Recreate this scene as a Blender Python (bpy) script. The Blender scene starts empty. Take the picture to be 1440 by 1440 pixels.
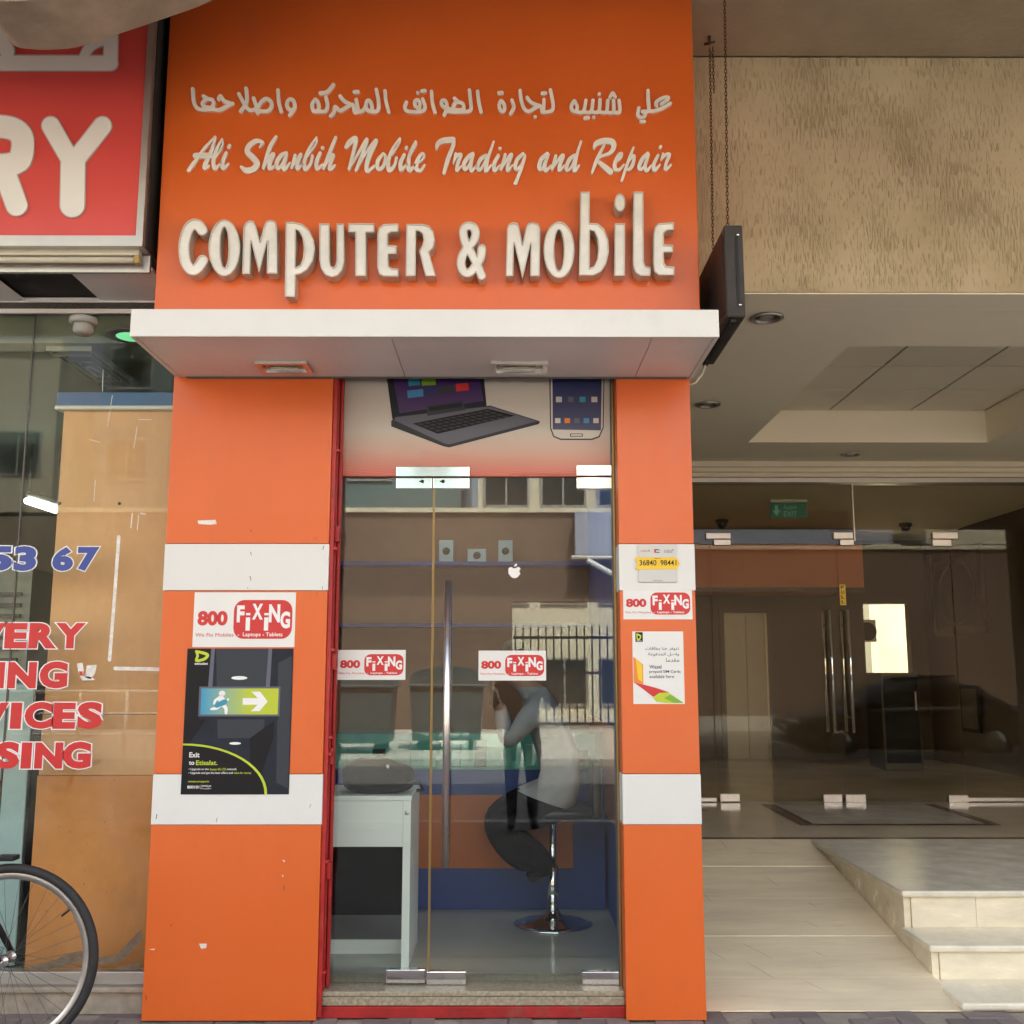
import bpy, bmesh, math, random
import numpy as np
from mathutils import Vector, Matrix
random.seed(7)
R = math.radians
SC = bpy.context.scene
COL = SC.collection

# ------------------------------------------------------------------ camera, sky, sun, exposure
CAM = (0.0, -4.65, 1.411); FOC = 1460.0; TILT = R(8.76); YAW = R(-0.2)
cd = bpy.data.cameras.new('camera'); cam = bpy.data.objects.new('camera', cd); COL.objects.link(cam)
cam.location = CAM; cam.rotation_euler = (R(90) + TILT, 0, YAW)
cd.sensor_width = 36; cd.lens = 36 * FOC / 1440; cd.clip_start = 0.02; cd.clip_end = 600
SC.camera = cam
wd = bpy.data.worlds.new('World'); SC.world = wd; wd.use_nodes = True
wn = wd.node_tree.nodes; wl = wd.node_tree.links
SUN_EL = 60; SUN_AZ = 20          # the sun stands behind the building, so this side of the street is in shade
sky = wn.new('ShaderNodeTexSky'); sky.sky_type = 'NISHITA'; sky.sun_disc = False
sky.sun_elevation = R(SUN_EL); sky.sun_rotation = R(SUN_AZ); sky.air_density = 1.0; sky.dust_density = 5.0; sky.ozone_density = 0.6
hs = wn.new('ShaderNodeHueSaturation'); hs.inputs['Saturation'].default_value = 0.45   # hazy, whitish Gulf sky
wl.new(sky.outputs[0], hs.inputs['Color']); wl.new(hs.outputs[0], wn['Background'].inputs[0])
wn['Background'].inputs[1].default_value = 0.15
sl = bpy.data.lights.new('sun', 'SUN'); sl.energy = 4.0; sl.angle = R(0.6); sl.color = (1.0, 0.93, 0.82)
so = bpy.data.objects.new('sun', sl); COL.objects.link(so)
sd = Vector((math.sin(R(SUN_AZ)) * math.cos(R(SUN_EL)), math.cos(R(SUN_AZ)) * math.cos(R(SUN_EL)), math.sin(R(SUN_EL))))
so.rotation_euler = sd.to_track_quat('Z', 'Y').to_euler(); so.location = (0, 20, 30)
SC.view_settings.view_transform = 'Standard'; SC.view_settings.look = 'None'
SC.view_settings.gamma = 1.0; SC.view_settings.exposure = 2.58
SC.cycles.max_bounces = 10; SC.cycles.transparent_max_bounces = 16; SC.cycles.diffuse_bounces = 5
SC.cycles.caustics_reflective = False; SC.cycles.caustics_refractive = False

# ------------------------------------------------------------------ measuring: a photo pixel to the point on the plane Y
def ray(px, py):
    a = (px - 720) / FOC; b = (720 - py) / FOC
    x, y, z = a, math.cos(TILT) - b * math.sin(TILT), math.sin(TILT) + b * math.cos(TILT)
    c, s = math.cos(YAW), math.sin(YAW)
    return (x * c - y * s, x * s + y * c, z)
def at(px, py, Y):
    d = ray(px, py); t = (Y - CAM[1]) / d[1]
    return Vector((CAM[0] + t * d[0], Y, CAM[2] + t * d[2]))
def atz(px, py, Z):
    d = ray(px, py); t = (Z - CAM[2]) / d[2]
    return Vector((CAM[0] + t * d[0], CAM[1] + t * d[1], Z))

# ------------------------------------------------------------------ materials
MAT = {}
def mat(name, col, rough=0.5, metal=0.0, var=0.0, vs=3.0, bump=0.0, bs=40.0, emit=None, es=1.0, coat=0.0, spec=0.5, stretch=None, col2=None, dirt=0.0):
    if name in MAT: return MAT[name]
    m = bpy.data.materials.new(name); m.use_nodes = True; MAT[name] = m
    nt = m.node_tree; n = nt.nodes; l = nt.links; p = n['Principled BSDF']
    p.inputs['Base Color'].default_value = (*col, 1); p.inputs['Roughness'].default_value = rough
    p.inputs['Metallic'].default_value = metal; p.inputs['Specular IOR Level'].default_value = spec
    p.inputs['Coat Weight'].default_value = coat
    if emit: p.inputs['Emission Color'].default_value = (*emit, 1); p.inputs['Emission Strength'].default_value = es
    if var or bump or dirt:
        g = n.new('ShaderNodeNewGeometry'); mp = n.new('ShaderNodeMapping'); l.new(g.outputs['Position'], mp.inputs[0])
        if stretch: mp.inputs['Scale'].default_value = stretch
    last = None
    if var:
        t = n.new('ShaderNodeTexNoise'); t.inputs['Scale'].default_value = vs; t.inputs['Detail'].default_value = 6; t.inputs['Roughness'].default_value = 0.62
        l.new(mp.outputs[0], t.inputs['Vector'])
        r = n.new('ShaderNodeValToRGB'); r.color_ramp.elements[0].position = 0.3; r.color_ramp.elements[1].position = 0.72
        c2 = col2 or tuple(min(1, c * (1 + var)) for c in col)
        c1 = tuple(c * (1 - var) for c in col)
        r.color_ramp.elements[0].color = (*c1, 1); r.color_ramp.elements[1].color = (*c2, 1)
        l.new(t.outputs[0], r.inputs[0]); last = r.outputs[0]
        rr = n.new('ShaderNodeMapRange'); rr.inputs['To Min'].default_value = max(0.02, rough - 0.08); rr.inputs['To Max'].default_value = min(1, rough + 0.1)
        l.new(t.outputs[0], rr.inputs[0]); l.new(rr.outputs[0], p.inputs['Roughness'])
    if dirt:
        t2 = n.new('ShaderNodeTexNoise'); t2.inputs['Scale'].default_value = 2.3; t2.inputs['Detail'].default_value = 10; t2.inputs['Roughness'].default_value = 0.75
        l.new(mp.outputs[0], t2.inputs['Vector'])
        r2 = n.new('ShaderNodeValToRGB'); r2.color_ramp.elements[0].position = 0.56; r2.color_ramp.elements[1].position = 0.74
        r2.color_ramp.elements[0].color = (0, 0, 0, 1); r2.color_ramp.elements[1].color = (dirt, dirt, dirt, 1)
        l.new(t2.outputs[0], r2.inputs[0])
        mx = n.new('ShaderNodeMix'); mx.data_type = 'RGBA'
        l.new(r2.outputs[0], mx.inputs['Factor'])
        if last: l.new(last, mx.inputs['A'])
        else: mx.inputs['A'].default_value = (*col, 1)
        mx.inputs['B'].default_value = (0.16, 0.13, 0.09, 1); last = mx.outputs['Result']
    if last: l.new(last, p.inputs['Base Color'])
    if bump:
        t3 = n.new('ShaderNodeTexNoise'); t3.inputs['Scale'].default_value = bs; t3.inputs['Detail'].default_value = 4
        l.new(mp.outputs[0], t3.inputs['Vector'])
        b = n.new('ShaderNodeBump'); b.inputs['Strength'].default_value = bump; b.inputs['Distance'].default_value = 0.01
        l.new(t3.outputs[0], b.inputs['Height']); l.new(b.outputs[0], p.inputs['Normal'])
    return m
def glass(name, tint, r0, smear=0.0, dirtcol=(0.6, 0.62, 0.58)):
    m = bpy.data.materials.new(name); m.use_nodes = True; MAT[name] = m
    nt = m.node_tree; n = nt.nodes; l = nt.links; n.remove(n['Principled BSDF']); out = n['Material Output']
    tr = n.new('ShaderNodeBsdfTransparent'); tr.inputs[0].default_value = (*tint, 1)
    gl = n.new('ShaderNodeBsdfGlossy'); gl.inputs['Roughness'].default_value = 0.0; gl.inputs[0].default_value = (0.95, 0.97, 0.96, 1)
    lw = n.new('ShaderNodeLayerWeight'); lw.inputs[0].default_value = 0.5
    pw = n.new('ShaderNodeMath'); pw.operation = 'POWER'; pw.inputs[1].default_value = 4.0; l.new(lw.outputs['Facing'], pw.inputs[0])
    mr = n.new('ShaderNodeMapRange'); mr.inputs['To Min'].default_value = r0; mr.inputs['To Max'].default_value = 0.95; l.new(pw.outputs[0], mr.inputs[0])
    mx = n.new('ShaderNodeMixShader'); l.new(mr.outputs[0], mx.inputs[0]); l.new(tr.outputs[0], mx.inputs[1]); l.new(gl.outputs[0], mx.inputs[2])
    res = mx.outputs[0]
    if smear:
        g = n.new('ShaderNodeNewGeometry'); mp = n.new('ShaderNodeMapping'); mp.inputs['Scale'].default_value = (1, 1, .45); l.new(g.outputs['Position'], mp.inputs[0])
        t = n.new('ShaderNodeTexNoise'); t.inputs['Scale'].default_value = 5; t.inputs['Detail'].default_value = 9; t.inputs['Roughness'].default_value = 0.7; l.new(mp.outputs[0], t.inputs['Vector'])
        q = n.new('ShaderNodeMapRange'); q.inputs['From Min'].default_value = 0.45; q.inputs['From Max'].default_value = 0.8; q.inputs['To Max'].default_value = smear; l.new(t.outputs[0], q.inputs[0])
        df = n.new('ShaderNodeBsdfDiffuse'); df.inputs[0].default_value = (*dirtcol, 1)
        m2 = n.new('ShaderNodeMixShader'); l.new(q.outputs[0], m2.inputs[0]); l.new(res, m2.inputs[1]); l.new(df.outputs[0], m2.inputs[2]); res = m2.outputs[0]
    l.new(res, out.inputs[0]); return m

mat('orange', (0.70, 0.130, 0.020), 0.34, var=0.05, vs=1.1, coat=0.06, dirt=0.13, stretch=(1.6, 1.6, .6))
mat('white_panel', (0.74, 0.74, 0.70), 0.38, var=0.03, vs=2, dirt=0.10)
mat('canopy_white', (0.72, 0.72, 0.68), 0.4, var=0.04, vs=2.5, dirt=0.12)
mat('canopy_grey', (0.80, 0.80, 0.80), 0.42, var=0.05, vs=3)
mat('letter_face', (0.80, 0.79, 0.74), 0.35, var=0.12, vs=9, dirt=0.15)
mat('letter_trim', (0.56, 0.53, 0.46), 0.4, 0.2, var=0.10, vs=12, dirt=0.25)
mat('letter_thin', (0.80, 0.79, 0.73), 0.45, var=0.08, vs=14)
mat('steel', (0.74, 0.73, 0.71), 0.3, 1.0, var=0.06, vs=20)
mat('chrome', (0.78, 0.78, 0.77), 0.08, 1.0)
mat('brushed', (0.60, 0.58, 0.54), 0.34, 1.0, var=0.08, vs=25)
mat('alu', (0.55, 0.54, 0.51), 0.4, 0.85, var=0.06, vs=8)
mat('alu_dark', (0.10, 0.095, 0.085), 0.45, 0.3, var=0.1, vs=8)
mat('dark_gap', (0.015, 0.012, 0.010), 0.8)
mat('gate_red', (0.42, 0.018, 0.016), 0.45, var=0.25, vs=14, dirt=0.35)
mat('paint_red', (0.34, 0.014, 0.012), 0.6, var=0.3, vs=14, dirt=0.85)
mat('red_face', (0.68, 0.080, 0.070), 0.3, var=0.04, vs=2, coat=0.1)
mat('red_letter', (0.80, 0.80, 0.76), 0.35, var=0.03, vs=4)
mat('red_letter_edge', (0.50, 0.49, 0.45), 0.5)
mat('concrete', (0.38, 0.33, 0.25), 0.85, var=0.25, vs=5, bump=0.4, bs=30, dirt=0.6)
mat('soffit', (0.40, 0.33, 0.23), 0.9, var=0.10, vs=4, bump=0.55, bs=38)
mat('ceiling', (0.92, 0.845, 0.69), 0.8, var=0.03, vs=1.5)
mat('tile_white', (0.88, 0.80, 0.66), 0.85, var=0.03, vs=4, bump=0.1, bs=120)
mat('cornice', (0.80, 0.73, 0.59), 0.6, var=0.04, vs=4)
mat('marble', (0.80, 0.73, 0.55), 0.24, var=0.17, vs=3.2, stretch=(1, 3, 3), dirt=0.28)
mat('marble_edge', (0.80, 0.75, 0.60), 0.22, var=0.15, vs=6, dirt=0.25)
mat('marble_floor', (0.70, 0.61, 0.45), 0.10, var=0.10, vs=2)
mat('ramp_stone', (0.90, 0.77, 0.54), 0.5, var=0.14, vs=1.6, stretch=(1, 5, 1), dirt=0.2)
mat('brown_stone', (0.14, 0.075, 0.045), 0.18, var=0.2, vs=6)
mat('inlay_pale', (0.58, 0.55, 0.48), 0.12, var=0.2, vs=4)
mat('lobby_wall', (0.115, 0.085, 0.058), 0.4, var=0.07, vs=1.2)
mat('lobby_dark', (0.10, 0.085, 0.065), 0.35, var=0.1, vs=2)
mat('salmon', (0.90, 0.36, 0.20), 0.5, var=0.05, vs=2)
mat('lift_steel', (0.34, 0.32, 0.26), 0.35, 0.45, var=0.12, vs=3, stretch=(1, 1, .3))
mat('white_paint', (0.78, 0.77, 0.73), 0.5, var=0.03, vs=3)
mat('shop_blue', (0.028, 0.070, 0.30), 0.4, var=0.06, vs=3)
mat('shop_orange', (0.66, 0.16, 0.03), 0.45, var=0.06, vs=3)
mat('shop_floor', (0.42, 0.40, 0.34), 0.12, var=0.06, vs=2)
mat('shop_wall', (0.30, 0.16, 0.09), 0.6, var=0.1, vs=3)
mat('desk_white', (0.90, 0.90, 0.87), 0.35, var=0.02, vs=3)
mat('case_lit_teal', (0.42, 0.66, 0.60), 0.3, var=0.2, vs=9)  # teal stands in for the lit, greenish sheen of the display case
mat('crack', (0.22, 0.17, 0.11), 0.9)
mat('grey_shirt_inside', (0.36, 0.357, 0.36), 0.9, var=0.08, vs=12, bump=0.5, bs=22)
mat('yard_paint', (0.15, 0.165, 0.165), 0.8, var=0.15, vs=2)
mat('yard_column', (0.50, 0.52, 0.50), 0.8, var=0.1, vs=3, dirt=0.2)
mat('dust', (0.20, 0.15, 0.10), 0.95, var=0.3, vs=30)
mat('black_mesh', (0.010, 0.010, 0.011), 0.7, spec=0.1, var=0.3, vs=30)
mat('black_cloth', (0.010, 0.009, 0.010), 0.9, spec=0.08, var=0.3, vs=14, bump=0.3, bs=60)
mat('black_leather', (0.014, 0.013, 0.013), 0.35, bump=0.1, bs=90)
mat('black_plastic', (0.02, 0.02, 0.02), 0.4, var=0.2, vs=12, spec=0.2)
mat('box_dark', (0.055, 0.050, 0.045), 0.5, 0.2, var=0.3, vs=9, dirt=0.3, spec=0.2)
mat('rust', (0.11, 0.055, 0.03), 0.7, 0.6, var=0.3, vs=30)
mat('rubber', (0.022, 0.021, 0.020), 0.7, var=0.25, vs=25)
mat('tan_board', (0.82, 0.43, 0.20), 0.5, var=0.10, vs=1.4, dirt=0.12)
mat('tan_board_low', (0.72, 0.28, 0.085), 0.5, var=0.12, vs=2, dirt=0.3)
mat('pale_blue', (0.42, 0.55, 0.57), 0.4, var=0.08, vs=4, dirt=0.15)
mat('band_blue', (0.05, 0.12, 0.34), 0.45, var=0.05)
mat('left_ceiling', (0.16, 0.17, 0.13), 0.8, var=0.06, vs=2)
mat('left_wall', (0.34, 0.34, 0.30), 0.8, var=0.1, vs=2)
mat('left_floor', (0.25, 0.24, 0.21), 0.3, var=0.1)
mat('vinyl_red', (0.58, 0.020, 0.022), 0.4, var=0.05, vs=20)
mat('vinyl_white', (0.84, 0.84, 0.82), 0.45)
mat('vinyl_blue', (0.030, 0.060, 0.30), 0.4)
mat('print_white', (0.78, 0.78, 0.74), 0.4, var=0.015, vs=6)
mat('print_red', (0.60, 0.025, 0.025), 0.4)
mat('print_black', (0.012, 0.012, 0.013), 0.5, spec=0.2)
mat('print_grey', (0.045, 0.052, 0.062), 0.5, spec=0.2)
mat('print_slate', (0.020, 0.025, 0.036), 0.5, var=0.25, vs=7, spec=0.2)
mat('print_steel', (0.10, 0.105, 0.145), 0.4)
mat('print_lime', (0.50, 0.60, 0.03), 0.4)
mat('print_green', (0.20, 0.42, 0.03), 0.4)
mat('print_teal', (0.03, 0.28, 0.42), 0.4)
mat('print_teal_green', (0.12, 0.42, 0.18), 0.4)
mat('print_yellow', (0.85, 0.55, 0.02), 0.4)
mat('print_orange', (0.80, 0.25, 0.02), 0.4)
mat('print_pale', (0.62, 0.61, 0.57), 0.35, var=0.02)
mat('print_navy', (0.03, 0.04, 0.13), 0.3)
mat('print_violet', (0.055, 0.025, 0.12), 0.3)
mat('print_cyan', (0.05, 0.25, 0.50), 0.3)
mat('print_line', (0.62, 0.25, 0.20), 0.4)
mat('granite', (0.34, 0.29, 0.20), 0.4, var=0.45, vs=70, dirt=0.3)
mat('ledge', (0.36, 0.31, 0.24), 0.6, var=0.25, vs=18, dirt=0.4)
mat('paver_a', (0.20, 0.165, 0.155), 0.85, var=0.15, vs=12, bump=0.3, bs=90)
mat('paver_b', (0.25, 0.21, 0.195), 0.85, var=0.15, vs=12, bump=0.3, bs=90)
mat('sand_joint', (0.34, 0.30, 0.25), 0.95, var=0.15, vs=30)
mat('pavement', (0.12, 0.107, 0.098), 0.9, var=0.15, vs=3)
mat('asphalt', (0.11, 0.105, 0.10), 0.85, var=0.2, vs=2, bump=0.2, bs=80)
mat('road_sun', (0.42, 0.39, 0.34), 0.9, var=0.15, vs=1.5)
mat('kerb', (0.40, 0.38, 0.35), 0.8, var=0.1)
mat('wall_brown', (0.165, 0.112, 0.08), 0.8, var=0.16, vs=5, bump=0.3, bs=30)
mat('wall_cream', (0.72, 0.66, 0.50), 0.8, var=0.06, vs=1)
mat('wall_bluegrey', (0.36, 0.40, 0.52), 0.7, var=0.05)
mat('wall_teal', (0.14, 0.22, 0.22), 0.3, var=0.15)
mat('window_dark', (0.03, 0.045, 0.045), 0.08)
mat('bin_green', (0.07, 0.10, 0.105), 0.4, var=0.1)
mat('gate_black', (0.02, 0.02, 0.02), 0.5)
mat('skin', (0.42, 0.24, 0.16), 0.5)
mat('shirt_grey', (0.74, 0.73, 0.73), 0.9, var=0.08, vs=12, bump=0.4, bs=25)
mat('dark_top', (0.06, 0.06, 0.07), 0.9, var=0.1, vs=12)
mat('trousers', (0.03, 0.028, 0.03), 0.85, spec=0.1, var=0.3, vs=12)
mat('hair', (0.012, 0.009, 0.007), 0.5)
mat('car_paint', (0.022, 0.022, 0.025), 0.22, 0.3, coat=1.0)
mat('car_glass', (0.012, 0.014, 0.016), 0.05)
mat('lamp_red', (0.4, 0.02, 0.02), 0.2)
mat('lamp_clear', (0.7, 0.7, 0.7), 0.1)
mat('exit_green', (0.03, 0.07, 0.055), 0.4, emit=(0.06, 0.35, 0.22), es=0.015)
mat('exit_print', (0.12, 0.2, 0.16), 0.4, emit=(0.25, 0.6, 0.45), es=0.03)
mat('tube_lit', (0.9, 0.9, 0.9), 0.4, emit=(0.80, 1.0, 0.92), es=3.0)
mat('green_lit', (0.3, 0.7, 0.4), 0.4, emit=(0.16, 0.80, 0.34), es=0.14)
mat('added_shop_glow', (0.9, 0.9, 0.9), 0.4, emit=(1.0, 0.97, 0.9), es=2.2)  # glow of the light strip added inside the shop
mat('gold_edge', (0.36, 0.24, 0.07), 0.3, 0.4)
mat('blue_edge', (0.10, 0.16, 0.24), 0.3, 0.3)
mat('tube_off', (0.62, 0.58, 0.46), 0.35, var=0.08, vs=14)
mat('lens', (0.13, 0.12, 0.11), 0.15, coat=0.5)
mat('camera_dome', (0.02, 0.02, 0.02), 0.15)
mat('paper_scrap', (0.75, 0.72, 0.66), 0.6, var=0.2, vs=40)
glass('shop_glass', (0.94, 0.98, 0.96), 0.042, smear=0.003)
glass('left_glass', (0.93, 0.96, 0.93), 0.012, smear=0.08, dirtcol=(0.55, 0.5, 0.42))
glass('lobby_glass', (0.92, 0.90, 0.83), 0.013, smear=0.002)
glass('case_glass', (0.80, 0.95, 0.92), 0.05)
# rough scratched render on the beam over the entrance: fine vertical grooves
m = mat('scratched_render', (0.52, 0.41, 0.24), 0.9)
n = m.node_tree.nodes; l = m.node_tree.links; p = n['Principled BSDF']
g = n.new('ShaderNodeNewGeometry'); mp = n.new('ShaderNodeMapping'); mp.inputs['Scale'].default_value = (190, 120, 16); l.new(g.outputs['Position'], mp.inputs[0])
t = n.new('ShaderNodeTexNoise'); t.inputs['Scale'].default_value = 1.0; t.inputs['Detail'].default_value = 3; l.new(mp.outputs[0], t.inputs['Vector'])
r = n.new('ShaderNodeValToRGB'); pn = n.new('ShaderNodeTexNoise'); pn.inputs['Scale'].default_value = 3.0; pn.inputs['Detail'].default_value = 5; l.new(g.outputs['Position'], pn.inputs['Vector'])
pm_ = n.new('ShaderNodeMapRange'); pm_.inputs['From Min'].default_value = 0.38; pm_.inputs['From Max'].default_value = 0.62; pm_.inputs['To Min'].default_value = 0.10; pm_.inputs['To Max'].default_value = -0.06; l.new(pn.outputs[0], pm_.inputs[0])
ad_ = n.new('ShaderNodeMath'); ad_.operation = 'ADD'; l.new(t.outputs[0], ad_.inputs[0]); l.new(pm_.outputs[0], ad_.inputs[1])
r.color_ramp.elements[0].position = 0.33; r.color_ramp.elements[1].position = 0.47; l.new(ad_.outputs[0], r.inputs[0])
t2 = n.new('ShaderNodeTexNoise'); t2.inputs['Scale'].default_value = 2.2; t2.inputs['Detail'].default_value = 8; l.new(g.outputs['Position'], t2.inputs['Vector'])
r2 = n.new('ShaderNodeValToRGB'); r2.color_ramp.elements[0].position = 0.3; r2.color_ramp.elements[1].position = 0.7
r2.color_ramp.elements[0].color = (0.43, 0.345, 0.215, 1); r2.color_ramp.elements[1].color = (0.57, 0.475, 0.315, 1); l.new(t2.outputs[0], r2.inputs[0])
mx = n.new('ShaderNodeMix'); mx.data_type = 'RGBA'; l.new(r.outputs[0], mx.inputs['Factor']); mx.inputs['A'].default_value = (0.44, 0.34, 0.195, 1); l.new(r2.outputs[0], mx.inputs['B'])
l.new(mx.outputs['Result'], p.inputs['Base Color'])
b = n.new('ShaderNodeBump'); b.inputs['Strength'].default_value = 0.7; b.inputs['Distance'].default_value = 0.012; l.new(r.outputs[0], b.inputs['Height']); l.new(b.outputs[0], p.inputs['Normal'])
# transom print: pale grey turning to a red band at its foot (printed colour)
m = mat('transom_print', (0.6, 0.6, 0.56), 0.3)
n = m.node_tree.nodes; l = m.node_tree.links; p = n['Principled BSDF']
g = n.new('ShaderNodeNewGeometry'); sx = n.new('ShaderNodeSeparateXYZ'); l.new(g.outputs['Position'], sx.inputs[0])
r = n.new('ShaderNodeValToRGB'); mr = n.new('ShaderNodeMapRange'); mr.inputs['From Min'].default_value = 2.29; mr.inputs['From Max'].default_value = 2.80
l.new(sx.outputs['Z'], mr.inputs[0]); l.new(mr.outputs[0], r.inputs[0])
e = r.color_ramp.elements; e[0].position = 0.0; e[0].color = (0.60, 0.09, 0.05, 1); e[1].position = 0.42; e[1].color = (0.56, 0.54, 0.49, 1)
x = r.color_ramp.elements.new(0.17); x.color = (0.58, 0.30, 0.22, 1)
l.new(r.outputs[0], p.inputs['Base Color'])
# poster gradients (printed)
def grad(name, axis, lo, hi, c0, c1, rough=0.35):
    m = mat(name, c0, rough); n = m.node_tree.nodes; l = m.node_tree.links; p = n['Principled BSDF']
    g = n.new('ShaderNodeNewGeometry'); sx = n.new('ShaderNodeSeparateXYZ'); l.new(g.outputs['Position'], sx.inputs[0])
    r = n.new('ShaderNodeValToRGB'); mr = n.new('ShaderNodeMapRange'); mr.inputs['From Min'].default_value = lo; mr.inputs['From Max'].default_value = hi
    l.new(sx.outputs[axis], mr.inputs[0]); l.new(mr.outputs[0], r.inputs[0])
    r.color_ramp.elements[0].color = (*c0, 1); r.color_ramp.elements[1].color = (*c1, 1); l.new(r.outputs[0], p.inputs['Base Color'])

# ------------------------------------------------------------------ builders
def wpos(o):
    v = Vector((0, 0, 0))
    while o is not None: v += o.location; o = o.parent
    return v
def tag(o, label, cat, group=None, kind=None):
    if label: o['label'] = label
    if cat: o['category'] = cat
    if group: o['group'] = group
    if kind: o['kind'] = kind
    return o
def thing(name, loc, label, cat, group=None):
    o = bpy.data.objects.new(name, None); COL.objects.link(o); o.location = loc; o.empty_display_size = 0.1
    return tag(o, label, cat, group)
def link(name, me, m, parent=None, center=None):
    """world-space mesh -> object with its origin at its centre"""
    if len(me.vertices):
        if center is None:
            co = np.empty(len(me.vertices) * 3, np.float32); me.vertices.foreach_get('co', co); co = co.reshape(-1, 3)
            center = Vector(((co.min(0) + co.max(0)) / 2).tolist())
        me.transform(Matrix.Translation(-Vector(center)))
    else: center = Vector((0, 0, 0))
    if m is not None:
        me.materials.clear(); me.materials.append(MAT[m] if isinstance(m, str) else m)
    o = bpy.data.objects.new(name, me); COL.objects.link(o)
    if parent is not None: o.parent = parent; o.location = Vector(center) - wpos(parent)
    else: o.location = center
    return o
def mesh(name, vs, fs, m, parent=None, smooth=False):
    me = bpy.data.meshes.new(name); me.from_pydata([tuple(v) for v in vs], [], fs); me.update()
    if smooth: me.polygons.foreach_set('use_smooth', [True] * len(me.polygons))
    return link(name, me, m, parent)
def bm_obj(name, bm, m, parent=None, smooth=False):
    bmesh.ops.recalc_face_normals(bm, faces=bm.faces)
    me = bpy.data.meshes.new(name); bm.to_mesh(me); bm.free()
    if smooth: me.polygons.foreach_set('use_smooth', [True] * len(me.polygons))
    return link(name, me, m, parent)
BF = [(0, 3, 2, 1), (4, 5, 6, 7), (0, 1, 5, 4), (1, 2, 6, 5), (2, 3, 7, 6), (3, 0, 4, 7)]
def bxv(x0, x1, y0, y1, z0, z1):
    return [(x0, y0, z0), (x1, y0, z0), (x1, y1, z0), (x0, y1, z0), (x0, y0, z1), (x1, y0, z1), (x1, y1, z1), (x0, y1, z1)]
def add_box(bm, x0, x1, y0, y1, z0, z1):
    v = [bm.verts.new(c) for c in bxv(x0, x1, y0, y1, z0, z1)]
    for f in BF: bm.faces.new([v[i] for i in f])
def box(name, x0, x1, y0, y1, z0, z1, m, parent=None, bev=0.0):
    bm = bmesh.new(); add_box(bm, x0, x1, y0, y1, z0, z1)
    if bev: bmesh.ops.bevel(bm, geom=bm.edges[:], offset=bev, segments=2, profile=0.5, affect='EDGES')
    return bm_obj(name, bm, m, parent)
def boxes(name, lst, m, parent=None):
    bm = bmesh.new()
    for b in lst: add_box(bm, *b)
    return bm_obj(name, bm, m, parent)
def add_tube(bm, pts, r, seg=8, cap=True):
    pts = [Vector(p) for p in pts]; n = len(pts)
    rs = r if isinstance(r, (list, tuple)) else [r] * n
    up = None; rings = []
    for i, p in enumerate(pts):
        t = (pts[min(i + 1, n - 1)] - pts[max(i - 1, 0)]).normalized()
        if up is None: up = Vector((0, 0, 1)) if abs(t.z) < 0.9 else Vector((1, 0, 0))
        a = t.cross(up)
        if a.length < 1e-6: a = t.cross(Vector((0, 1, 0)))
        a.normalize(); b = a.cross(t).normalized(); up = b
        rings.append([bm.verts.new(p + (a * math.cos(2 * math.pi * k / seg) + b * math.sin(2 * math.pi * k / seg)) * rs[i]) for k in range(seg)])
    for i in range(n - 1):
        for k in range(seg):
            bm.faces.new((rings[i][k], rings[i][(k + 1) % seg], rings[i + 1][(k + 1) % seg], rings[i + 1][k]))
    if cap: bm.faces.new(rings[0][::-1]); bm.faces.new(rings[-1])
def tube(name, pts, r, m, parent=None, seg=10):
    bm = bmesh.new(); add_tube(bm, pts, r, seg); return bm_obj(name, bm, m, parent, True)
def add_lathe(bm, prof, c, seg=24, axis='Z'):
    c = Vector(c); rings = []
    for (r, h) in prof:
        ring = []
        for k in range(seg):
            a = 2 * math.pi * k / seg; x, y = r * math.cos(a), r * math.sin(a)
            ring.append(bm.verts.new(c + (Vector((x, y, h)) if axis == 'Z' else Vector((x, h, y)))))
        rings.append(ring)
    for i in range(len(rings) - 1):
        for k in range(seg): bm.faces.new((rings[i][k], rings[i][(k + 1) % seg], rings[i + 1][(k + 1) % seg], rings[i + 1][k]))
    if prof[0][0] > 1e-5: bm.faces.new(rings[0][::-1])
    if prof[-1][0] > 1e-5: bm.faces.new(rings[-1])
def lathe(name, prof, c, m, parent=None, seg=24, axis='Z'):
    bm = bmesh.new(); add_lathe(bm, prof, c, seg, axis); return bm_obj(name, bm, m, parent, True)
def prism_y(name, pts, y0, y1, m, parent=None):
    """outline in (x, z), extruded from y0 to y1"""
    n = len(pts); vs = [(p[0], y0, p[1]) for p in pts] + [(p[0], y1, p[1]) for p in pts]
    bm = bmesh.new(); v = [bm.verts.new(c) for c in vs]
    bm.faces.new(v[:n]); bm.faces.new(v[n:][::-1])
    for i in range(n): bm.faces.new((v[i], v[(i + 1) % n], v[n + (i + 1) % n], v[n + i]))
    return bm_obj(name, bm, m, parent)
def prism_x(name, pts, x0, x1, m, parent=None):
    n = len(pts); vs = [(x0, p[0], p[1]) for p in pts] + [(x1, p[0], p[1]) for p in pts]
    bm = bmesh.new(); v = [bm.verts.new(c) for c in vs]
    bm.faces.new(v[:n]); bm.faces.new(v[n:][::-1])
    for i in range(n): bm.faces.new((v[i], v[(i + 1) % n], v[n + (i + 1) % n], v[n + i]))
    return bm_obj(name, bm, m, parent)
def copy_tree(o, parent=None):
    c = o.copy(); COL.objects.link(c)
    if parent is not None: c.parent = parent
    for ch in o.children: copy_tree(ch, c)
    return c

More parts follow.
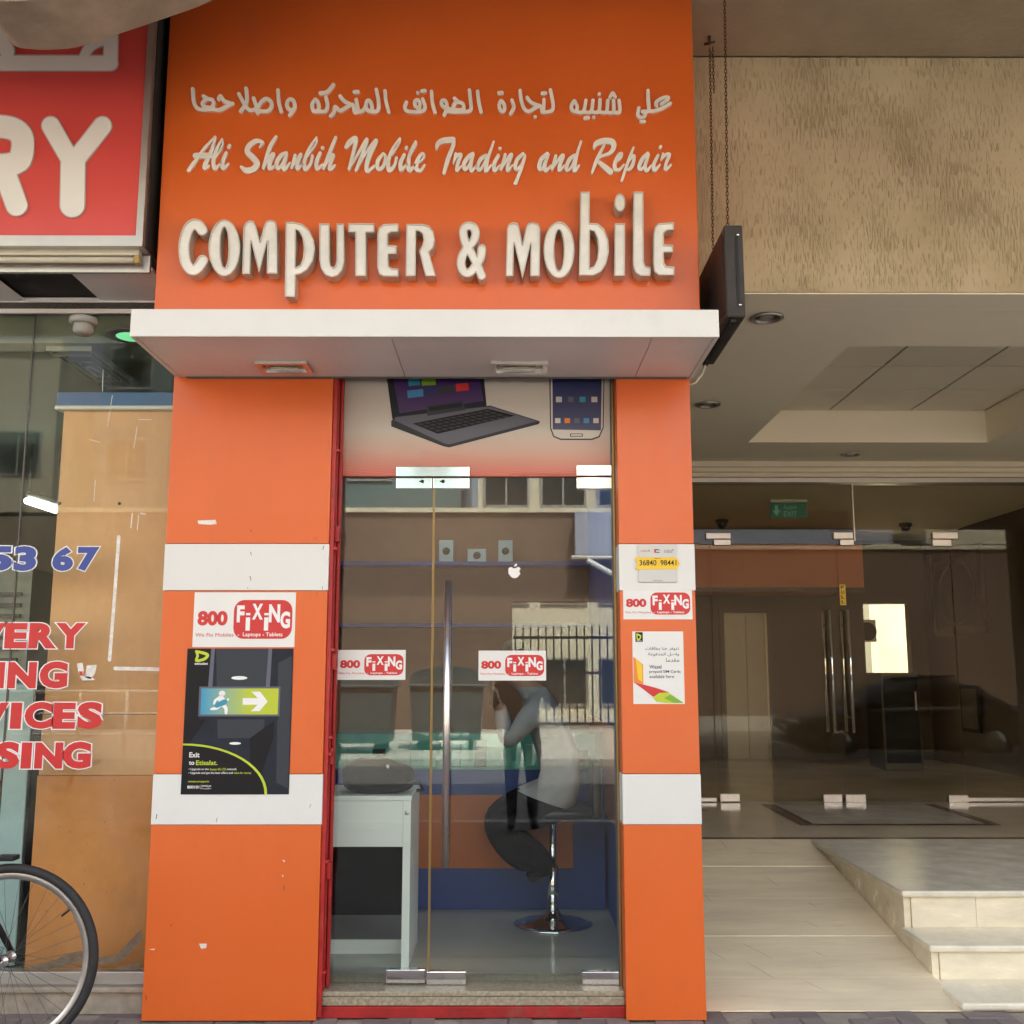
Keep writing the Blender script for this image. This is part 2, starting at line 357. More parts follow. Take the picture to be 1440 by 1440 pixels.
# ---- lettering: strokes and outlines -> signed distance -> contours -> filled, extruded mesh
def smooth_pts(pts, k=5):
    if len(pts) < 3: return pts
    out = []; n = len(pts); A = [np.array(p, float) for p in pts]
    for i in range(n - 1):
        p0, p1, p2, p3 = A[max(i - 1, 0)], A[i], A[i + 1], A[min(i + 2, n - 1)]
        for j in range(k):
            t = j / k
            out.append(0.5 * ((2 * p1) + (-p0 + p2) * t + (2 * p0 - 5 * p1 + 4 * p2 - p3) * t * t + (-p0 + 3 * p1 - 3 * p2 + p3) * t ** 3))
    out.append(A[-1]); return [tuple(p) for p in out]
def sd_seg(X, Y, a, b):
    dx, dy = b[0] - a[0], b[1] - a[1]; L = dx * dx + dy * dy + 1e-9
    t = np.clip(((X - a[0]) * dx + (Y - a[1]) * dy) / L, 0, 1)
    return np.hypot(X - a[0] - t * dx, Y - a[1] - t * dy) - (a[2] + (b[2] - a[2]) * t)
def sd_poly(X, Y, P):
    d = np.full(X.shape, 1e9); s = np.ones(X.shape); n = len(P)
    for i in range(n):
        a = P[i]; b = P[i - 1]; ex, ey = b[0] - a[0], b[1] - a[1]; wx, wy = X - a[0], Y - a[1]
        t = np.clip((wx * ex + wy * ey) / (ex * ex + ey * ey + 1e-9), 0, 1)
        d = np.minimum(d, np.hypot(wx - ex * t, wy - ey * t))
        c1 = Y >= a[1]; c2 = Y < b[1]; c3 = ex * wy > ey * wx
        s = np.where((c1 & c2 & c3) | (~c1 & ~c2 & ~c3), -s, s)
    return d * s
def contours(D, x0, y0, h):
    ny, nx = D.shape; ins = D < 0; nxt = {}; pos = {}
    def pt(k):
        if k in pos: return
        i, j, o = k; a = D[j, i]; b = D[j, i + 1] if o == 0 else D[j + 1, i]; t = a / (a - b)
        pos[k] = (x0 + (i + (t if o == 0 else 0)) * h, y0 + (j + (t if o == 1 else 0)) * h)
    code = ins[:-1, :-1] * 1 + ins[:-1, 1:] * 2 + ins[1:, 1:] * 4 + ins[1:, :-1] * 8
    T = {1: [(3, 0)], 2: [(0, 1)], 3: [(3, 1)], 4: [(1, 2)], 5: [(3, 0), (1, 2)], 6: [(0, 2)], 7: [(3, 2)], 8: [(2, 3)], 9: [(2, 0)], 10: [(0, 1), (2, 3)], 11: [(2, 1)], 12: [(1, 3)], 13: [(1, 0)], 14: [(0, 3)]}
    for j, i in zip(*np.nonzero((code > 0) & (code < 15))):
        E = [(i, j, 0), (i + 1, j, 1), (i, j + 1, 0), (i, j, 1)]
        for a, b in T[int(code[j, i])]: pt(E[a]); pt(E[b]); nxt[E[a]] = E[b]
    loops = []
    while nxt:
        k = next(iter(nxt)); lp = []
        while k in nxt: lp.append(pos[k]); k = nxt.pop(k)
        if len(lp) > 5: loops.append(lp)
    return loops
def simplify(lp, tol):
    P = np.array(lp); keep = np.zeros(len(P), bool); far = int(np.argmax(np.hypot(*(P - P[0]).T)))
    keep[0] = keep[far] = True; st = [(0, far), (far, len(P))]
    while st:
        a, b = st.pop()
        if b - a < 2: continue
        A, B = P[a], P[b % len(P)]; d = B - A; L = math.hypot(*d) + 1e-12; Q = P[a + 1:b] - A
        e = np.abs(d[0] * Q[:, 1] - d[1] * Q[:, 0]) / L; k = int(np.argmax(e))
        if e[k] > tol: keep[a + 1 + k] = True; st += [(a, a + 1 + k), (a + 1 + k, b)]
    return [tuple(p) for p in P[keep]]
def glyph_field(strokes=(), polys=(), holes=(), rnd=0.0, h=0.4):
    pts = [(p[0] - p[2], p[1] - p[2]) for s in strokes for p in s] + [(p[0] + p[2], p[1] + p[2]) for s in strokes for p in s] + [p for P in polys for p in P]
    x0 = min(p[0] for p in pts) - 4 * h; x1 = max(p[0] for p in pts) + 4 * h; y0 = min(p[1] for p in pts) - 4 * h; y1 = max(p[1] for p in pts) + 4 * h
    X, Y = np.meshgrid(np.arange(x0, x1, h), np.arange(y0, y1, h)); D = np.full(X.shape, 1e9)
    for s in strokes:
        q = smooth_pts(s)
        if len(q) == 1: q = [q[0], (q[0][0] + .01, q[0][1], q[0][2])]
        for a, b in zip(q[:-1], q[1:]): D = np.minimum(D, sd_seg(X, Y, a, b))
    for P in polys: D = np.minimum(D, sd_poly(X, Y, P))
    for P in holes: D = np.maximum(D, -sd_poly(X, Y, P))
    return D, x0, y0, h
def loops_of(F, off=0.0):
    D, x0, y0, h = F; E = D + off; E[0, :] = E[-1, :] = 9; E[:, 0] = E[:, -1] = 9
    return [simplify(l, h * 0.22) for l in contours(E, x0, y0, h)]
def fill(loops, depth):
    """closed 2D loops -> extruded mesh, z from -depth to 0 (mesh local)"""
    c = bpy.data.curves.new('c', 'CURVE'); c.dimensions = '2D'; c.fill_mode = 'BOTH'; c.extrude = depth / 2
    for lp in loops:
        s = c.splines.new('POLY'); s.points.add(len(lp) - 1); s.use_cyclic_u = True
        for q, p in zip(s.points, lp): q.co = (p[0], p[1], 0, 1)
    o = bpy.data.objects.new('c', c); COL.objects.link(o)
    me = bpy.data.meshes.new_from_object(o.evaluated_get(bpy.context.evaluated_depsgraph_get()))
    bpy.data.objects.remove(o); bpy.data.curves.remove(c)
    return me
def px_solid(name, loops, Yf, Yb, m, parent):
    """pixel loops of a flat shape whose front lies on the plane Y=Yf; solid back to Yb"""
    L2 = []
    for lp in loops:
        w = [at(p[0], p[1], Yf) for p in lp]; L2.append([(v.x, v.z) for v in w])
    me = fill(L2, Yb - Yf)
    for v in me.vertices: v.co = (v.co.x, (Yf + Yb) / 2 - v.co.z, v.co.y)
    return link(name, me, m, parent)
def text_mesh(body, bold=0.0, sx=1.0, depth=0.0):
    c = bpy.data.curves.new('t', 'FONT'); c.body = body; c.offset = bold; c.extrude = depth; c.resolution_u = 4
    o = bpy.data.objects.new('t', c); COL.objects.link(o)
    me = bpy.data.meshes.new_from_object(o.evaluated_get(bpy.context.evaluated_depsgraph_get()))
    bpy.data.objects.remove(o); bpy.data.curves.remove(c); return me
def mesh_xy(me):
    co = np.empty(len(me.vertices) * 3, np.float32); me.vertices.foreach_get('co', co); return co.reshape(-1, 3)
class Sheet:
    """a flat printed sheet on the plane Y; print is gathered per colour. u right, v down, 0..1"""
    def __init__(s, x0, x1, z0, z1, Y): s.b = (x0, x1, z0, z1, Y); s.P = {}; s.k = 0
    def w(s, u, v, k):
        x0, x1, z0, z1, Y = s.b; return (x0 + (x1 - x0) * u, Y - 0.0004 * k, z1 - (z1 - z0) * v)
    def add(s, m, vs, fs):
        V, Fs = s.P.setdefault(m, ([], [])); n = len(V); V += vs; Fs += [tuple(i + n for i in f) for f in fs]
    def poly(s, m, pts, k=1): s.add(m, [s.w(u, v, k) for u, v in pts], [tuple(range(len(pts)))[::-1]])
    def rect(s, m, u0, v0, u1, v1, k=1): s.poly(m, [(u0, v0), (u1, v0), (u1, v1), (u0, v1)], k)
    def rrect(s, m, u0, v0, u1, v1, ru, rv, k=1):
        pts = []
        for cx, cy, a0 in ((u1 - ru, v0 + rv, -90), (u1 - ru, v1 - rv, 0), (u0 + ru, v1 - rv, 90), (u0 + ru, v0 + rv, 180)):
            for j in range(7): a = R(a0 + 15 * j); pts.append((cx + ru * math.cos(a), cy + rv * math.sin(a)))
        s.poly(m, pts, k)
    def ell(s, m, cu, cv, ru, rv, k=1): s.poly(m, [(cu + ru * math.cos(a * math.pi / 12), cv + rv * math.sin(a * math.pi / 12)) for a in range(24)], k)
    def text(s, m, body, u0, v0, u1, v1, bold=0.0, k=2):
        me = text_mesh(body, bold); co = mesh_xy(me)
        if not len(co): return
        a = co.min(0); b = co.max(0)
        vs = [s.w(u0 + (u1 - u0) * (c[0] - a[0]) / (b[0] - a[0]), v1 - (v1 - v0) * (c[1] - a[1]) / (b[1] - a[1]), k) for c in co]
        s.add(m, vs, [tuple(q.vertices) for q in me.polygons]); bpy.data.meshes.remove(me)
    def shape(s, m, strokes=(), polys=(), holes=(), h=0.01, k=1, asp=1.0):
        """strokes in u, v*asp units"""
        for F in [glyph_field(strokes, polys, holes, h=h)]:
            me = fill(loops_of(F), 0.0); co = mesh_xy(me)
            s.add(m, [s.w(c[0], c[1] / asp, k) for c in co], [tuple(q.vertices) for q in me.polygons]); bpy.data.meshes.remove(me)
    def build(s, parent, names):
        for m, (V, Fs) in s.P.items(): mesh(names.get(m, m.replace('print', 'printed').replace('vinyl', 'printed')), V, Fs, m, parent)['kind'] = 'stuff'

# ================================================================== THE SETTING
def struct(o): o['kind'] = 'structure'; return o
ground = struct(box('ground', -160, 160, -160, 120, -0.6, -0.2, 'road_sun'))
pavement = struct(box('pavement', -30, 30, -5.5, -0.85, -0.25, 0.0, 'pavement'))
bed = struct(box('paving_bed', -30, 30, -0.85, 0.02, -0.25, -0.009, 'sand_joint'))
struct(box('lobby_subfloor', -30, 30, 0.02, 12, -0.25, -0.004, 'sand_joint'))
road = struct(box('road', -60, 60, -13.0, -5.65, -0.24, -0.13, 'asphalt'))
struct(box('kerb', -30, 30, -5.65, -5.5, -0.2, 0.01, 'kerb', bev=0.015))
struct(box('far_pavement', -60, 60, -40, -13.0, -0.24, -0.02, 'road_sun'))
# herringbone pavers, each a block
pv = {}
def paver(x, y, horiz, i):
    key = (horiz, i % 2)
    if key not in pv:
        w, d = (0.196, 0.096) if horiz else (0.096, 0.196)
        bm = bmesh.new(); add_box(bm, -w / 2, w / 2, -d / 2, d / 2, -0.05, 0.0)
        bmesh.ops.bevel(bm, geom=[e for e in bm.edges if all(v.co.z > -0.01 for v in e.verts)], offset=0.004, segments=1, affect='EDGES')
        me = bpy.data.meshes.new('paver'); bm.to_mesh(me); bm.free(); me.materials.append(MAT['paver_a' if i % 2 else 'paver_b']); pv[key] = me
    o = bpy.data.objects.new('paver', pv[key]); COL.objects.link(o); o.parent = bed
    o.location = Vector((x, y, random.uniform(-0.003, 0.001))) - wpos(bed)
cnt = 0
for i in range(-50, 60):
    for j in range(-50, 60):
        # herringbone: unit step (0.1, 0.1) with period 4
        x = i * 0.1; y = j * 0.1; k = (i + j) % 4
        k = (i - j) % 4
        if k == 0: cx, cy, hz = x + 0.1, y + 0.05, True
        elif k == 2: cx, cy, hz = x + 0.05, y + 0.1, False
        else: continue
        if not (-2.4 < cx < 3.6 and -0.56 < cy < -0.03): continue
        if hz is False and cy > -0.08: continue
        if cnt < 290: paver(cx, cy - 0.005, hz, random.randrange(2)); cnt += 1

# ------------------------------------------------------------------ the building above and its shell
bld = thing('apartment_building', (0, 4, 0), 'beige rendered building that carries the shop fronts and the entrance', 'building')
ZC = 3.164          # ceiling of the entrance recess
ZS = 4.392           # soffit of the overhang
box('upper_storeys', -14, 16, -2.3, 11.0, ZS + 0.02, 14.5, 'wall_cream', bld)
box('overhang_soffit', -14, 16, -2.28, 0.0, ZS - 0.02, ZS + 0.017, 'soffit', bld)
box('added_shade_beam', -14, 16, -2.29, -1.95, 3.98, ZS - .021, 'concrete', bld, bev=.01)  # added beam, out of view, keeping light off the sign top
box('beam_lining', 0.832, 8.98, .006, .2215, ZC + .0005, ZC + .0055, 'ceiling', bld)
box('rendered_beam', 0.83, 9.0, 0.0, 0.22, ZC + .006, ZS - 0.022, 'scratched_render', bld, bev=0.008)
box('sign_backing_wall', -9.0, -1.52, -0.02, 0.22, 3.14, ZS - 0.022, 'soffit', bld)
box('shop_backing_wall', -1.52, 0.826, 0.02, 0.22, 2.83, ZS - 0.022, 'soffit', bld)
PX0, PX1 = 4.9, 6.4
boxes('back_wall', [(-14, PX0, 10.6, 10.9, 0, ZS), (PX1, 16, 10.6, 10.9, 0, ZS), (PX0, PX1, 10.6, 10.9, 2.9, ZS)], 'wall_cream', bld)
box('side_wall', -14, -13.7, -0.2, 10.6, 0, ZS, 'wall_cream', bld)
box('side_wall', 15.7, 16, -0.2, 10.6, 0, ZS, 'wall_cream', bld)
box('party_wall', -1.47, -1.30, 0.12, 9.8, 0, ZS - 0.03, 'left_wall', bld)
box('street_wall', 6.2, 15.6, 0.0, 0.25, 0, ZC, 'wall_cream', bld)
box('street_wall', -13.6, -7.0, 0.0, 0.25, 0, 3.1, 'wall_cream', bld)
# concrete bracket of the overhang, its rounded nose coming down beside the red sign
Yb = -1.40
cont = [(-260, 45), (-120, 40), (0, 42), (12, 56), (24, 66), (45, 69), (70, 70), (110, 66), (160, 50), (240, 23), (300, 0), (420, -60)]
pts = [(at(x, y, Yb + .28).x, at(x, y, Yb + .28).z) for x, y in smooth_pts(cont, 3)]
pts = pts + [(pts[-1][0], ZS - 0.025), (pts[0][0], ZS - 0.025)]
br = prism_y('overhang_bracket', pts, Yb, Yb + 0.28, 'concrete', bld); br['label'] = 'rough stained concrete nose'

# ------------------------------------------------------------------ entrance recess: ceiling, coffer, floor, ramp, steps
rec = thing('entrance_ceiling', (3, 2, ZC), 'plain plaster ceiling of the entrance recess with a tiled coffer', 'ceiling')
bl = atz(1052, 622, ZC); brr = atz(1393, 620, ZC); fl = atz(1180, 487, ZC)
CX0, CX1, CY0, CY1 = bl.x, brr.x, fl.y, bl.y
ZT = at(1120, 577, CY1).z
boxes('ceiling_board', [(0.83, CX0, 0.222, 4.2, ZC, ZC + 0.05), (CX1, 9.0, 0.222, 4.2, ZC, ZC + 0.05), (CX0, CX1, 0.222, CY0, ZC, ZC + 0.05), (CX0, CX1, CY1, 4.2, ZC, ZC + 0.05)], 'ceiling', rec)
boxes('coffer_sides', [(CX0 - .03, CX0, CY0, CY1, ZC + .05, ZT), (CX1, CX1 + .03, CY0, CY1, ZC + .05, ZT), (CX0 - .03, CX1 + .03, CY0 - .03, CY0, ZC + .05, ZT), (CX0 - .03, CX1 + .03, CY1, CY1 + .03, ZC + .05, ZT)], 'ceiling', rec)
box('coffer_back', CX0 - .03, CX1 + .03, CY0 - .03, CY1 + .03, ZT + 0.022, ZT + 0.05, 'dark_gap', rec)
tx = [CX0, at(1166, 575, CY1).x, at(1280, 575, CY1).x, CX1]
tx = [CX0, CX0 + (CX1 - CX0) * .30, CX0 + (CX1 - CX0) * .655, CX1]
tx[1] = CX0 + (at(1166, 577, CY1).x - CX0); tx[2] = at(1280, 577, CY1).x
ty = [CY0, CY0 + (CY1 - CY0) * .42, CY0 + (CY1 - CY0) * .71, CY1]
# rows from the photo: joints cross at y=515 and y=548
ty = [CY0, at(1350, 515, CY0).y, 0, CY1]
def yz(py, Z): return atz(1300, py, Z).y
ty = [CY0, yz(515, ZT), yz(548, ZT), CY1]
for a in range(3):
    for b_ in range(3):
        box('ceiling_tile', tx[a] + .009, tx[a + 1] - .009, ty[b_] + .007, ty[b_ + 1] - .007, ZT, ZT + 0.02, 'tile_white', rec)
dl0 = None
for (px, py) in ((1078, 446), (995, 568), (1197, 638), (1530, 540)):
    c = atz(px, py, ZC)
    lab = {1078: 'round recessed downlight beside the hanging dark sign box', 995: 'round recessed downlight behind the white canopy corner', 1197: 'round recessed downlight between the ceiling coffer and the cornice', 1530: 'round recessed downlight beyond the ceiling coffer'}[px]
    t = thing('ceiling_downlight', c, lab, 'downlight', 'downlights in the entrance ceiling')
    lathe('trim_ring', [(0.062, -0.001), (0.082, -0.003), (0.085, -0.010), (0.070, -0.014), (0.060, -0.008), (0.058, -0.001)], c, 'brushed', t)
    lathe('reflector', [(0.0, -0.0025), (0.057, -0.0015)], c, 'lens', t)
    lathe('lamp_glass', [(0.0, -0.006), (0.030, -0.005), (0.034, -0.003)], c, 'steel', t)
# cornice over the lobby glass
YL = 4.08
zc0 = at(1200, 681, YL).z
cor = thing('entrance_cornice', (3, 4, ZC), 'stepped cream cornice above the lobby glass', 'cornice')
prism_x('cornice_moulding', [(3.90, ZC - .002), (3.90, ZC - .045), (3.925, ZC - .055), (3.925, ZC - .085), (3.95, ZC - .095), (3.95, ZC - .125), (4.16, ZC - .125), (4.16, ZC - .002)], 0.835, 8.9, 'cornice', cor)
box('glass_channel', 0.835, 8.9, 3.99, 4.14, ZC - .165, ZC - .127, 'alu', cor)
# floor, ramp, steps
ZL = 0.362; XR = 1.925; YR = 2.176
lf = struct(box('lobby_floor', 0.83, 8.9, YR + 0.07, 10.5, 0.0, ZL, 'marble_floor'))
box('floor_strip', 0.832, 8.88, YR + 0.01, YR + 0.068, ZL - .3, ZL + 0.001, 'brown_stone', lf)
def inlay(nm, q, m, z): 
    mesh(nm, [(atz(x, y, ZL).x, atz(x, y, ZL).y, ZL + z) for x, y in q], [tuple(range(len(q)))], m, lf)
a0 = atz(1085, 1130, ZL); a1 = atz(1425, 1162, ZL)
X0, X1_, Y1_, Y0_ = 2.02, 3.42, 3.92, atz(1250, 1161, ZL).y
mesh('inlay_border', [(X0, Y0_, ZL + .003), (X1_, Y0_, ZL + .003), (X1_, Y1_, ZL + .003), (X0, Y1_, ZL + .003)], [(0, 1, 2, 3)], 'brown_stone', lf)
mesh('inlay_field', [(X0 + .10, Y0_ + .05, ZL + .006), (X1_ - .10, Y0_ + .05, ZL + .006), (X1_ - .10, Y1_ - .05, ZL + .006), (X0 + .10, Y1_ - .05, ZL + .006)], [(0, 1, 2, 3)], 'inlay_pale', lf)
mesh('inlay_border', [(0.9, Y0_ + .75, ZL + .003), (1.52, Y0_ + .75, ZL + .003), (1.52, Y1_, ZL + .003), (0.9, Y1_, ZL + .003)], [(0, 1, 2, 3)], 'brown_stone', lf)
mesh('inlay_field', [(0.95, Y0_ + .80, ZL + .006), (1.45, Y0_ + .80, ZL + .006), (1.45, Y1_ - .05, ZL + .006), (0.95, Y1_ - .05, ZL + .006)], [(0, 1, 2, 3)], 'inlay_pale', lf)
ramp = thing('entrance_ramp', (1.4, 1, 0), 'worn cream stone ramp rising beside the steps', 'ramp')
NR = 5; y0r = -0.015; slabs = [0.0, 0.14, 0.34, 0.56, 0.78, 1.0]
for i in range(5):
    ya = y0r + (YR - y0r) * slabs[i]; yb_ = y0r + (YR - y0r) * slabs[i + 1]; za = ZL * slabs[i]; zb = ZL * slabs[i + 1]; dz = -0.0015 if i % 2 else 0.0
    vs = []
    for x in (0.832, XR - 0.004):
        vs += [(x, ya + .001, -0.003), (x, yb_ - .001, -0.003), (x, yb_ - .001, zb + dz), (x, ya + .001, za + dz + 0.002)]
    mesh('ramp_slab', vs, [(0, 1, 2, 3), (7, 6, 5, 4), (0, 4, 5, 1), (1, 5, 6, 2), (2, 6, 7, 3), (3, 7, 4, 0)], 'ramp_stone', ramp)
# cracks in the ramp stone
def rz(y): return ZL * (y - y0r) / (YR - y0r)
bm = bmesh.new(); rc = random.Random(3)
for (px, py) in ((1002, 1270), (1025, 1195), (1068, 1198), (1095, 1190), (1150, 1278), (1088, 1350), (1165, 1347), (1022, 1352), (1090, 1378), (1152, 1306), (1160, 1395), (1010, 1205), (1100, 1250)):
    y = None
    for it in range(300):
        yy = y0r + it * (YR - y0r) / 300; w = at(px, py, yy)
        if w.z >= rz(yy) - 1e-3 and y is None: y = yy; break
    y = 1.0
    # march to the ramp surface along the ray
    best = min((abs(at(px, py, y0r + it * .01).z - rz(y0r + it * .01)), y0r + it * .01) for it in range(int((YR - y0r) / .01)))
    y = best[1]; x = at(px, py, y).x; a = rc.uniform(1.7, 2.3); L = rc.uniform(.03, .07); prev = []
    for j in range(4):
        xx = x + math.cos(a) * L * j + rc.uniform(-.004, .004); yy = y + math.sin(a) * L * j; wd_ = 0.0013 * (1 - abs(j - 1.5) / 2.2)
        prev.append((bm.verts.new((xx - wd_, yy, rz(yy) + .0035)), bm.verts.new((xx + wd_, yy, rz(yy) + .0035))))
    for j in range(3): bm.faces.new((prev[j][0], prev[j][1], prev[j + 1][1], prev[j + 1][0]))
bm_obj('crack_marks', bm, 'crack', ramp)['kind'] = 'stuff'
st = thing('entrance_steps', (4, 0.3, 0), 'cream marble steps with rounded nosings up to the lobby', 'steps')
Ys = [-0.03, 0.284, 0.595]; Zs_ = [0.035, 0.187, ZL]; XE = 8.88
prism_x('ramp_cheek', [(-0.02, 0.0), (0.30, 0.0), (YR, 0.0), (YR, ZL - .034), (Ys[2] + .03, ZL - .034), (Ys[2] + .03, Zs_[1] - .032), (Ys[1] + .03, Zs_[1] - .032), (Ys[1] + .03, Zs_[0] - .03), (-0.02, Zs_[0] - .03)], XR - .002, XR + .03, 'marble', st)
for i in range(3):
    yb_ = Ys[i + 1] + 0.05 if i < 2 else YR + 0.008
    t = box('tread', XR - 0.018 + .0004 * i, XE, Ys[i], yb_, Zs_[i] - 0.03, Zs_[i], 'marble_edge', st, bev=0.009)
    z0 = Zs_[i - 1] if i else -0.003
    if i == 0: box('riser', XR + .03, XE - .002, Ys[i] + 0.02, Ys[i] + 0.05, -0.004, Zs_[i] - .031, 'marble', st)
    else:
        xs = [XR + .031, 2.42 if i == 1 else 2.27, 3.55, 4.9, 6.2, XE - .002]
        if i == 1: xs = [XR + .031, 3.1, 4.4, 5.7, XE - .002]
        for q in range(len(xs) - 1): box('riser', xs[q] + .001, xs[q + 1] - .001, Ys[i] + 0.02, Ys[i] + 0.05, z0 + .001, Zs_[i] - .031, 'marble', st)

# ------------------------------------------------------------------ lobby glass screen and doors
lob = thing('lobby_glass_screen', (3, YL, ZL), 'frameless tinted glass screen closing the lobby', 'glass wall')
zd = at(1200, 766, YL).z
xl = at(1003, 940, YL).x; xm = at(1177, 940, YL).x + 0.04; xr = at(1340, 940, YL).x + .04; xm2 = at(1199, 700, YL).x
def pane(nm, x0, x1, z0, z1, par, m='lobby_glass', Y=YL, th=0.012): return box(nm, x0, x1, Y, Y + th, z0, z1, m, par)
zt = ZC - .166
pane('glass_pane', 0.84, xm2 - .004, zd + .006, zt, lob); pane('glass_pane', xm2 + .004, 8.85, zd + .006, zt, lob)
box('glass_joint', xm2 - .004, xm2 + .004, YL - .004, YL + .016, zd + .03, zt, 'brushed', lob)
pane('glass_pane', 0.84, xl - .005, ZL + .03, zd, lob); pane('glass_pane', xr + .005, 8.85, ZL + .03, zd, lob)
def fit(nm, px0, py0, px1, py1, par, m='brushed', Y=YL, d=0.02, ):
    a = at(px0, py0, Y); b_ = at(px1, py1, Y); return box(nm, a.x, b_.x, Y - d, Y + .012 + d, b_.z, a.z, m, par, bev=0.003)
fit('patch_fitting', 992, 750, 1027, 758, lob); fit('patch_fitting', 1171, 749, 1199, 758, lob); fit('patch_fitting', 1310, 749, 1346, 758, lob)
a = at(1362, 1119, YL); box('floor_rail', xr + .006, 8.85, YL - .02, YL + .03, ZL + .004, ZL + .035, 'brushed', lob, bev=.003)
box('floor_rail', 0.84, xl - .006, YL - .02, YL + .03, ZL + .004, ZL + .035, 'brushed', lob, bev=.003)
def lobby_door(x0, x1, lab, hx, pxs):
    t = thing('lobby_door', ((x0 + x1) / 2, YL, ZL), lab, 'glass door', 'lobby glass doors')
    pane('glass_leaf', x0 + .004, x1 - .004, ZL + .012, zd - .006, t)
    for a_, b_ in pxs: fit('patch_fitting', a_[0], a_[1], b_[0], b_[1], t)
    z1 = at(hx, 858, YL).z; z0 = at(hx, 1030, YL).z
    x = at(hx, 940, YL).x
    for dy, dx in ((-.055, 0.008), (.067, -.012)):
        h = tube('pull_handle', [(x + dx, YL + dy, z0), (x + dx, YL + dy, z1)], 0.0125, 'chrome', t)
        for z in (z0 + .12, z1 - .12): tube('standoff', [(x + dx, YL + dy, z), (x + dx, YL + (0 if dy < 0 else .012), z)], 0.009, 'chrome', h, 8)
    return t
ld = lobby_door(xl, xm, 'tinted lobby glass leaf in front of the lift doors', 1166, [((1003, 759), (1027, 767)), ((1012, 1116), (1040, 1127)), ((1157, 1117), (1184, 1128))])
rd = lobby_door(xm, xr, 'tinted lobby glass leaf with the PULL plate', 1192, [((1180, 759), (1200, 767)), ((1310, 759), (1337, 768)), ((1188, 1117), (1217, 1128)), ((1333, 1118), (1361, 1128))])
a = at(1180, 822, YL); b_ = at(1190, 851, YL)
pl = mesh('pull_plate', bxv(a.x, b_.x, YL - .003, YL - .0005, b_.z, a.z), BF, 'print_yellow', rd)
sh = Sheet(a.x, b_.x, b_.z, a.z, YL - .0032)
for i, ch in enumerate('PULL'): sh.text('print_black', ch, .25, .06 + .235 * i, .75, .21 + .235 * i, .02)
sh.build(pl, {'print_black': 'plate_lettering'})

# ------------------------------------------------------------------ lobby interior
ZLC = 3.0
inn = thing('lobby_room', (3, 7, ZL), 'dim brown stone lobby room seen through the tinted glass', 'room')
YBK = 8.3
xb = at(1216, 900, YBK).x
box('ceiling_board', 0.85, 8.8, YL + .15, 10.4, ZLC + .05, ZLC + .1, 'ceiling', inn)
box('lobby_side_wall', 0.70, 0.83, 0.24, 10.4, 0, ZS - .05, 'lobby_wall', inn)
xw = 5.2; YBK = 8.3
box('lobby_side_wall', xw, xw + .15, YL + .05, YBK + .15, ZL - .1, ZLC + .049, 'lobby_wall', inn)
# back wall with the lift opening and the open doorway to daylight
e0 = at(1015, 860, YBK); e1 = at(1090, 1045, YBK); xd0 = xb; xd1 = at(1281, 900, YBK).x; zdt = at(1250, 849, YBK).z
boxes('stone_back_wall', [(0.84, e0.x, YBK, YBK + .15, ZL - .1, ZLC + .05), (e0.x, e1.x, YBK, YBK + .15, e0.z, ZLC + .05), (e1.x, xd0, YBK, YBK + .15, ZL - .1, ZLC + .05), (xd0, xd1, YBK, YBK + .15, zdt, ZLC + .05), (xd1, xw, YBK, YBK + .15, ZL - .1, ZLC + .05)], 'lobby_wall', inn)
ys = at(1100, 765, 7.0); ye = at(1100, 826, 7.0)
xs1 = at(1214, 800, 7.0).x
box('salmon_bulkhead', 0.84, xs1, 7.0, YBK - .002, ye.z, ys.z, 'salmon', inn); box('bulkhead_trim', 0.84, xs1 + .002, 6.985, 7.02, ye.z - .05, ye.z - .001, 'lobby_dark', inn)
box('bulkhead_top', 0.84, xs1, 7.3, YBK - .002, ys.z + .002, ZLC + .049, 'lobby_dark', inn)
lift = thing('lift_door', ((e0.x + e1.x) / 2, YBK, ZL), 'pair of brushed steel lift doors in the lobby back wall', 'lift door')
xm_ = (e0.x + e1.x) / 2
box('lift_leaf', e0.x + .02, xm_ - .003, YBK + .05, YBK + .09, ZL, e0.z - .02, 'lift_steel', lift); box('lift_leaf', xm_ + .003, e1.x - .06, YBK + .05, YBK + .09, ZL, e0.z - .02, 'lift_steel', lift)
boxes('lift_frame', [(e0.x - .04, e0.x + .018, YBK - .03, YBK - .002, ZL + .002, e0.z + .02), (e1.x - .05, e1.x + .02, YBK - .03, YBK - .002, ZL + .002, e0.z + .02), (e0.x + .018, e1.x - .05, YBK - .03, YBK - .002, e0.z - .02, e0.z + .019)], 'lobby_dark', lift)
# the bright rear passage beyond the doorway
ps = thing('rear_passage', ((xd0 + xd1) / 2, 9.4, ZL), 'white daylit passage seen through the rear doorway of the lobby', 'passage')
box('yard_wall', xd0 - 3, xd1 + 4, 15.0, 15.2, -.2, 5.0, 'yard_paint', ps)
box('yard_column', at(1236, 900, 12.2).x, at(1282, 900, 12.2).x, 12.2, 12.6, -.2, 4.2, 'yard_column', ps, bev=.02)

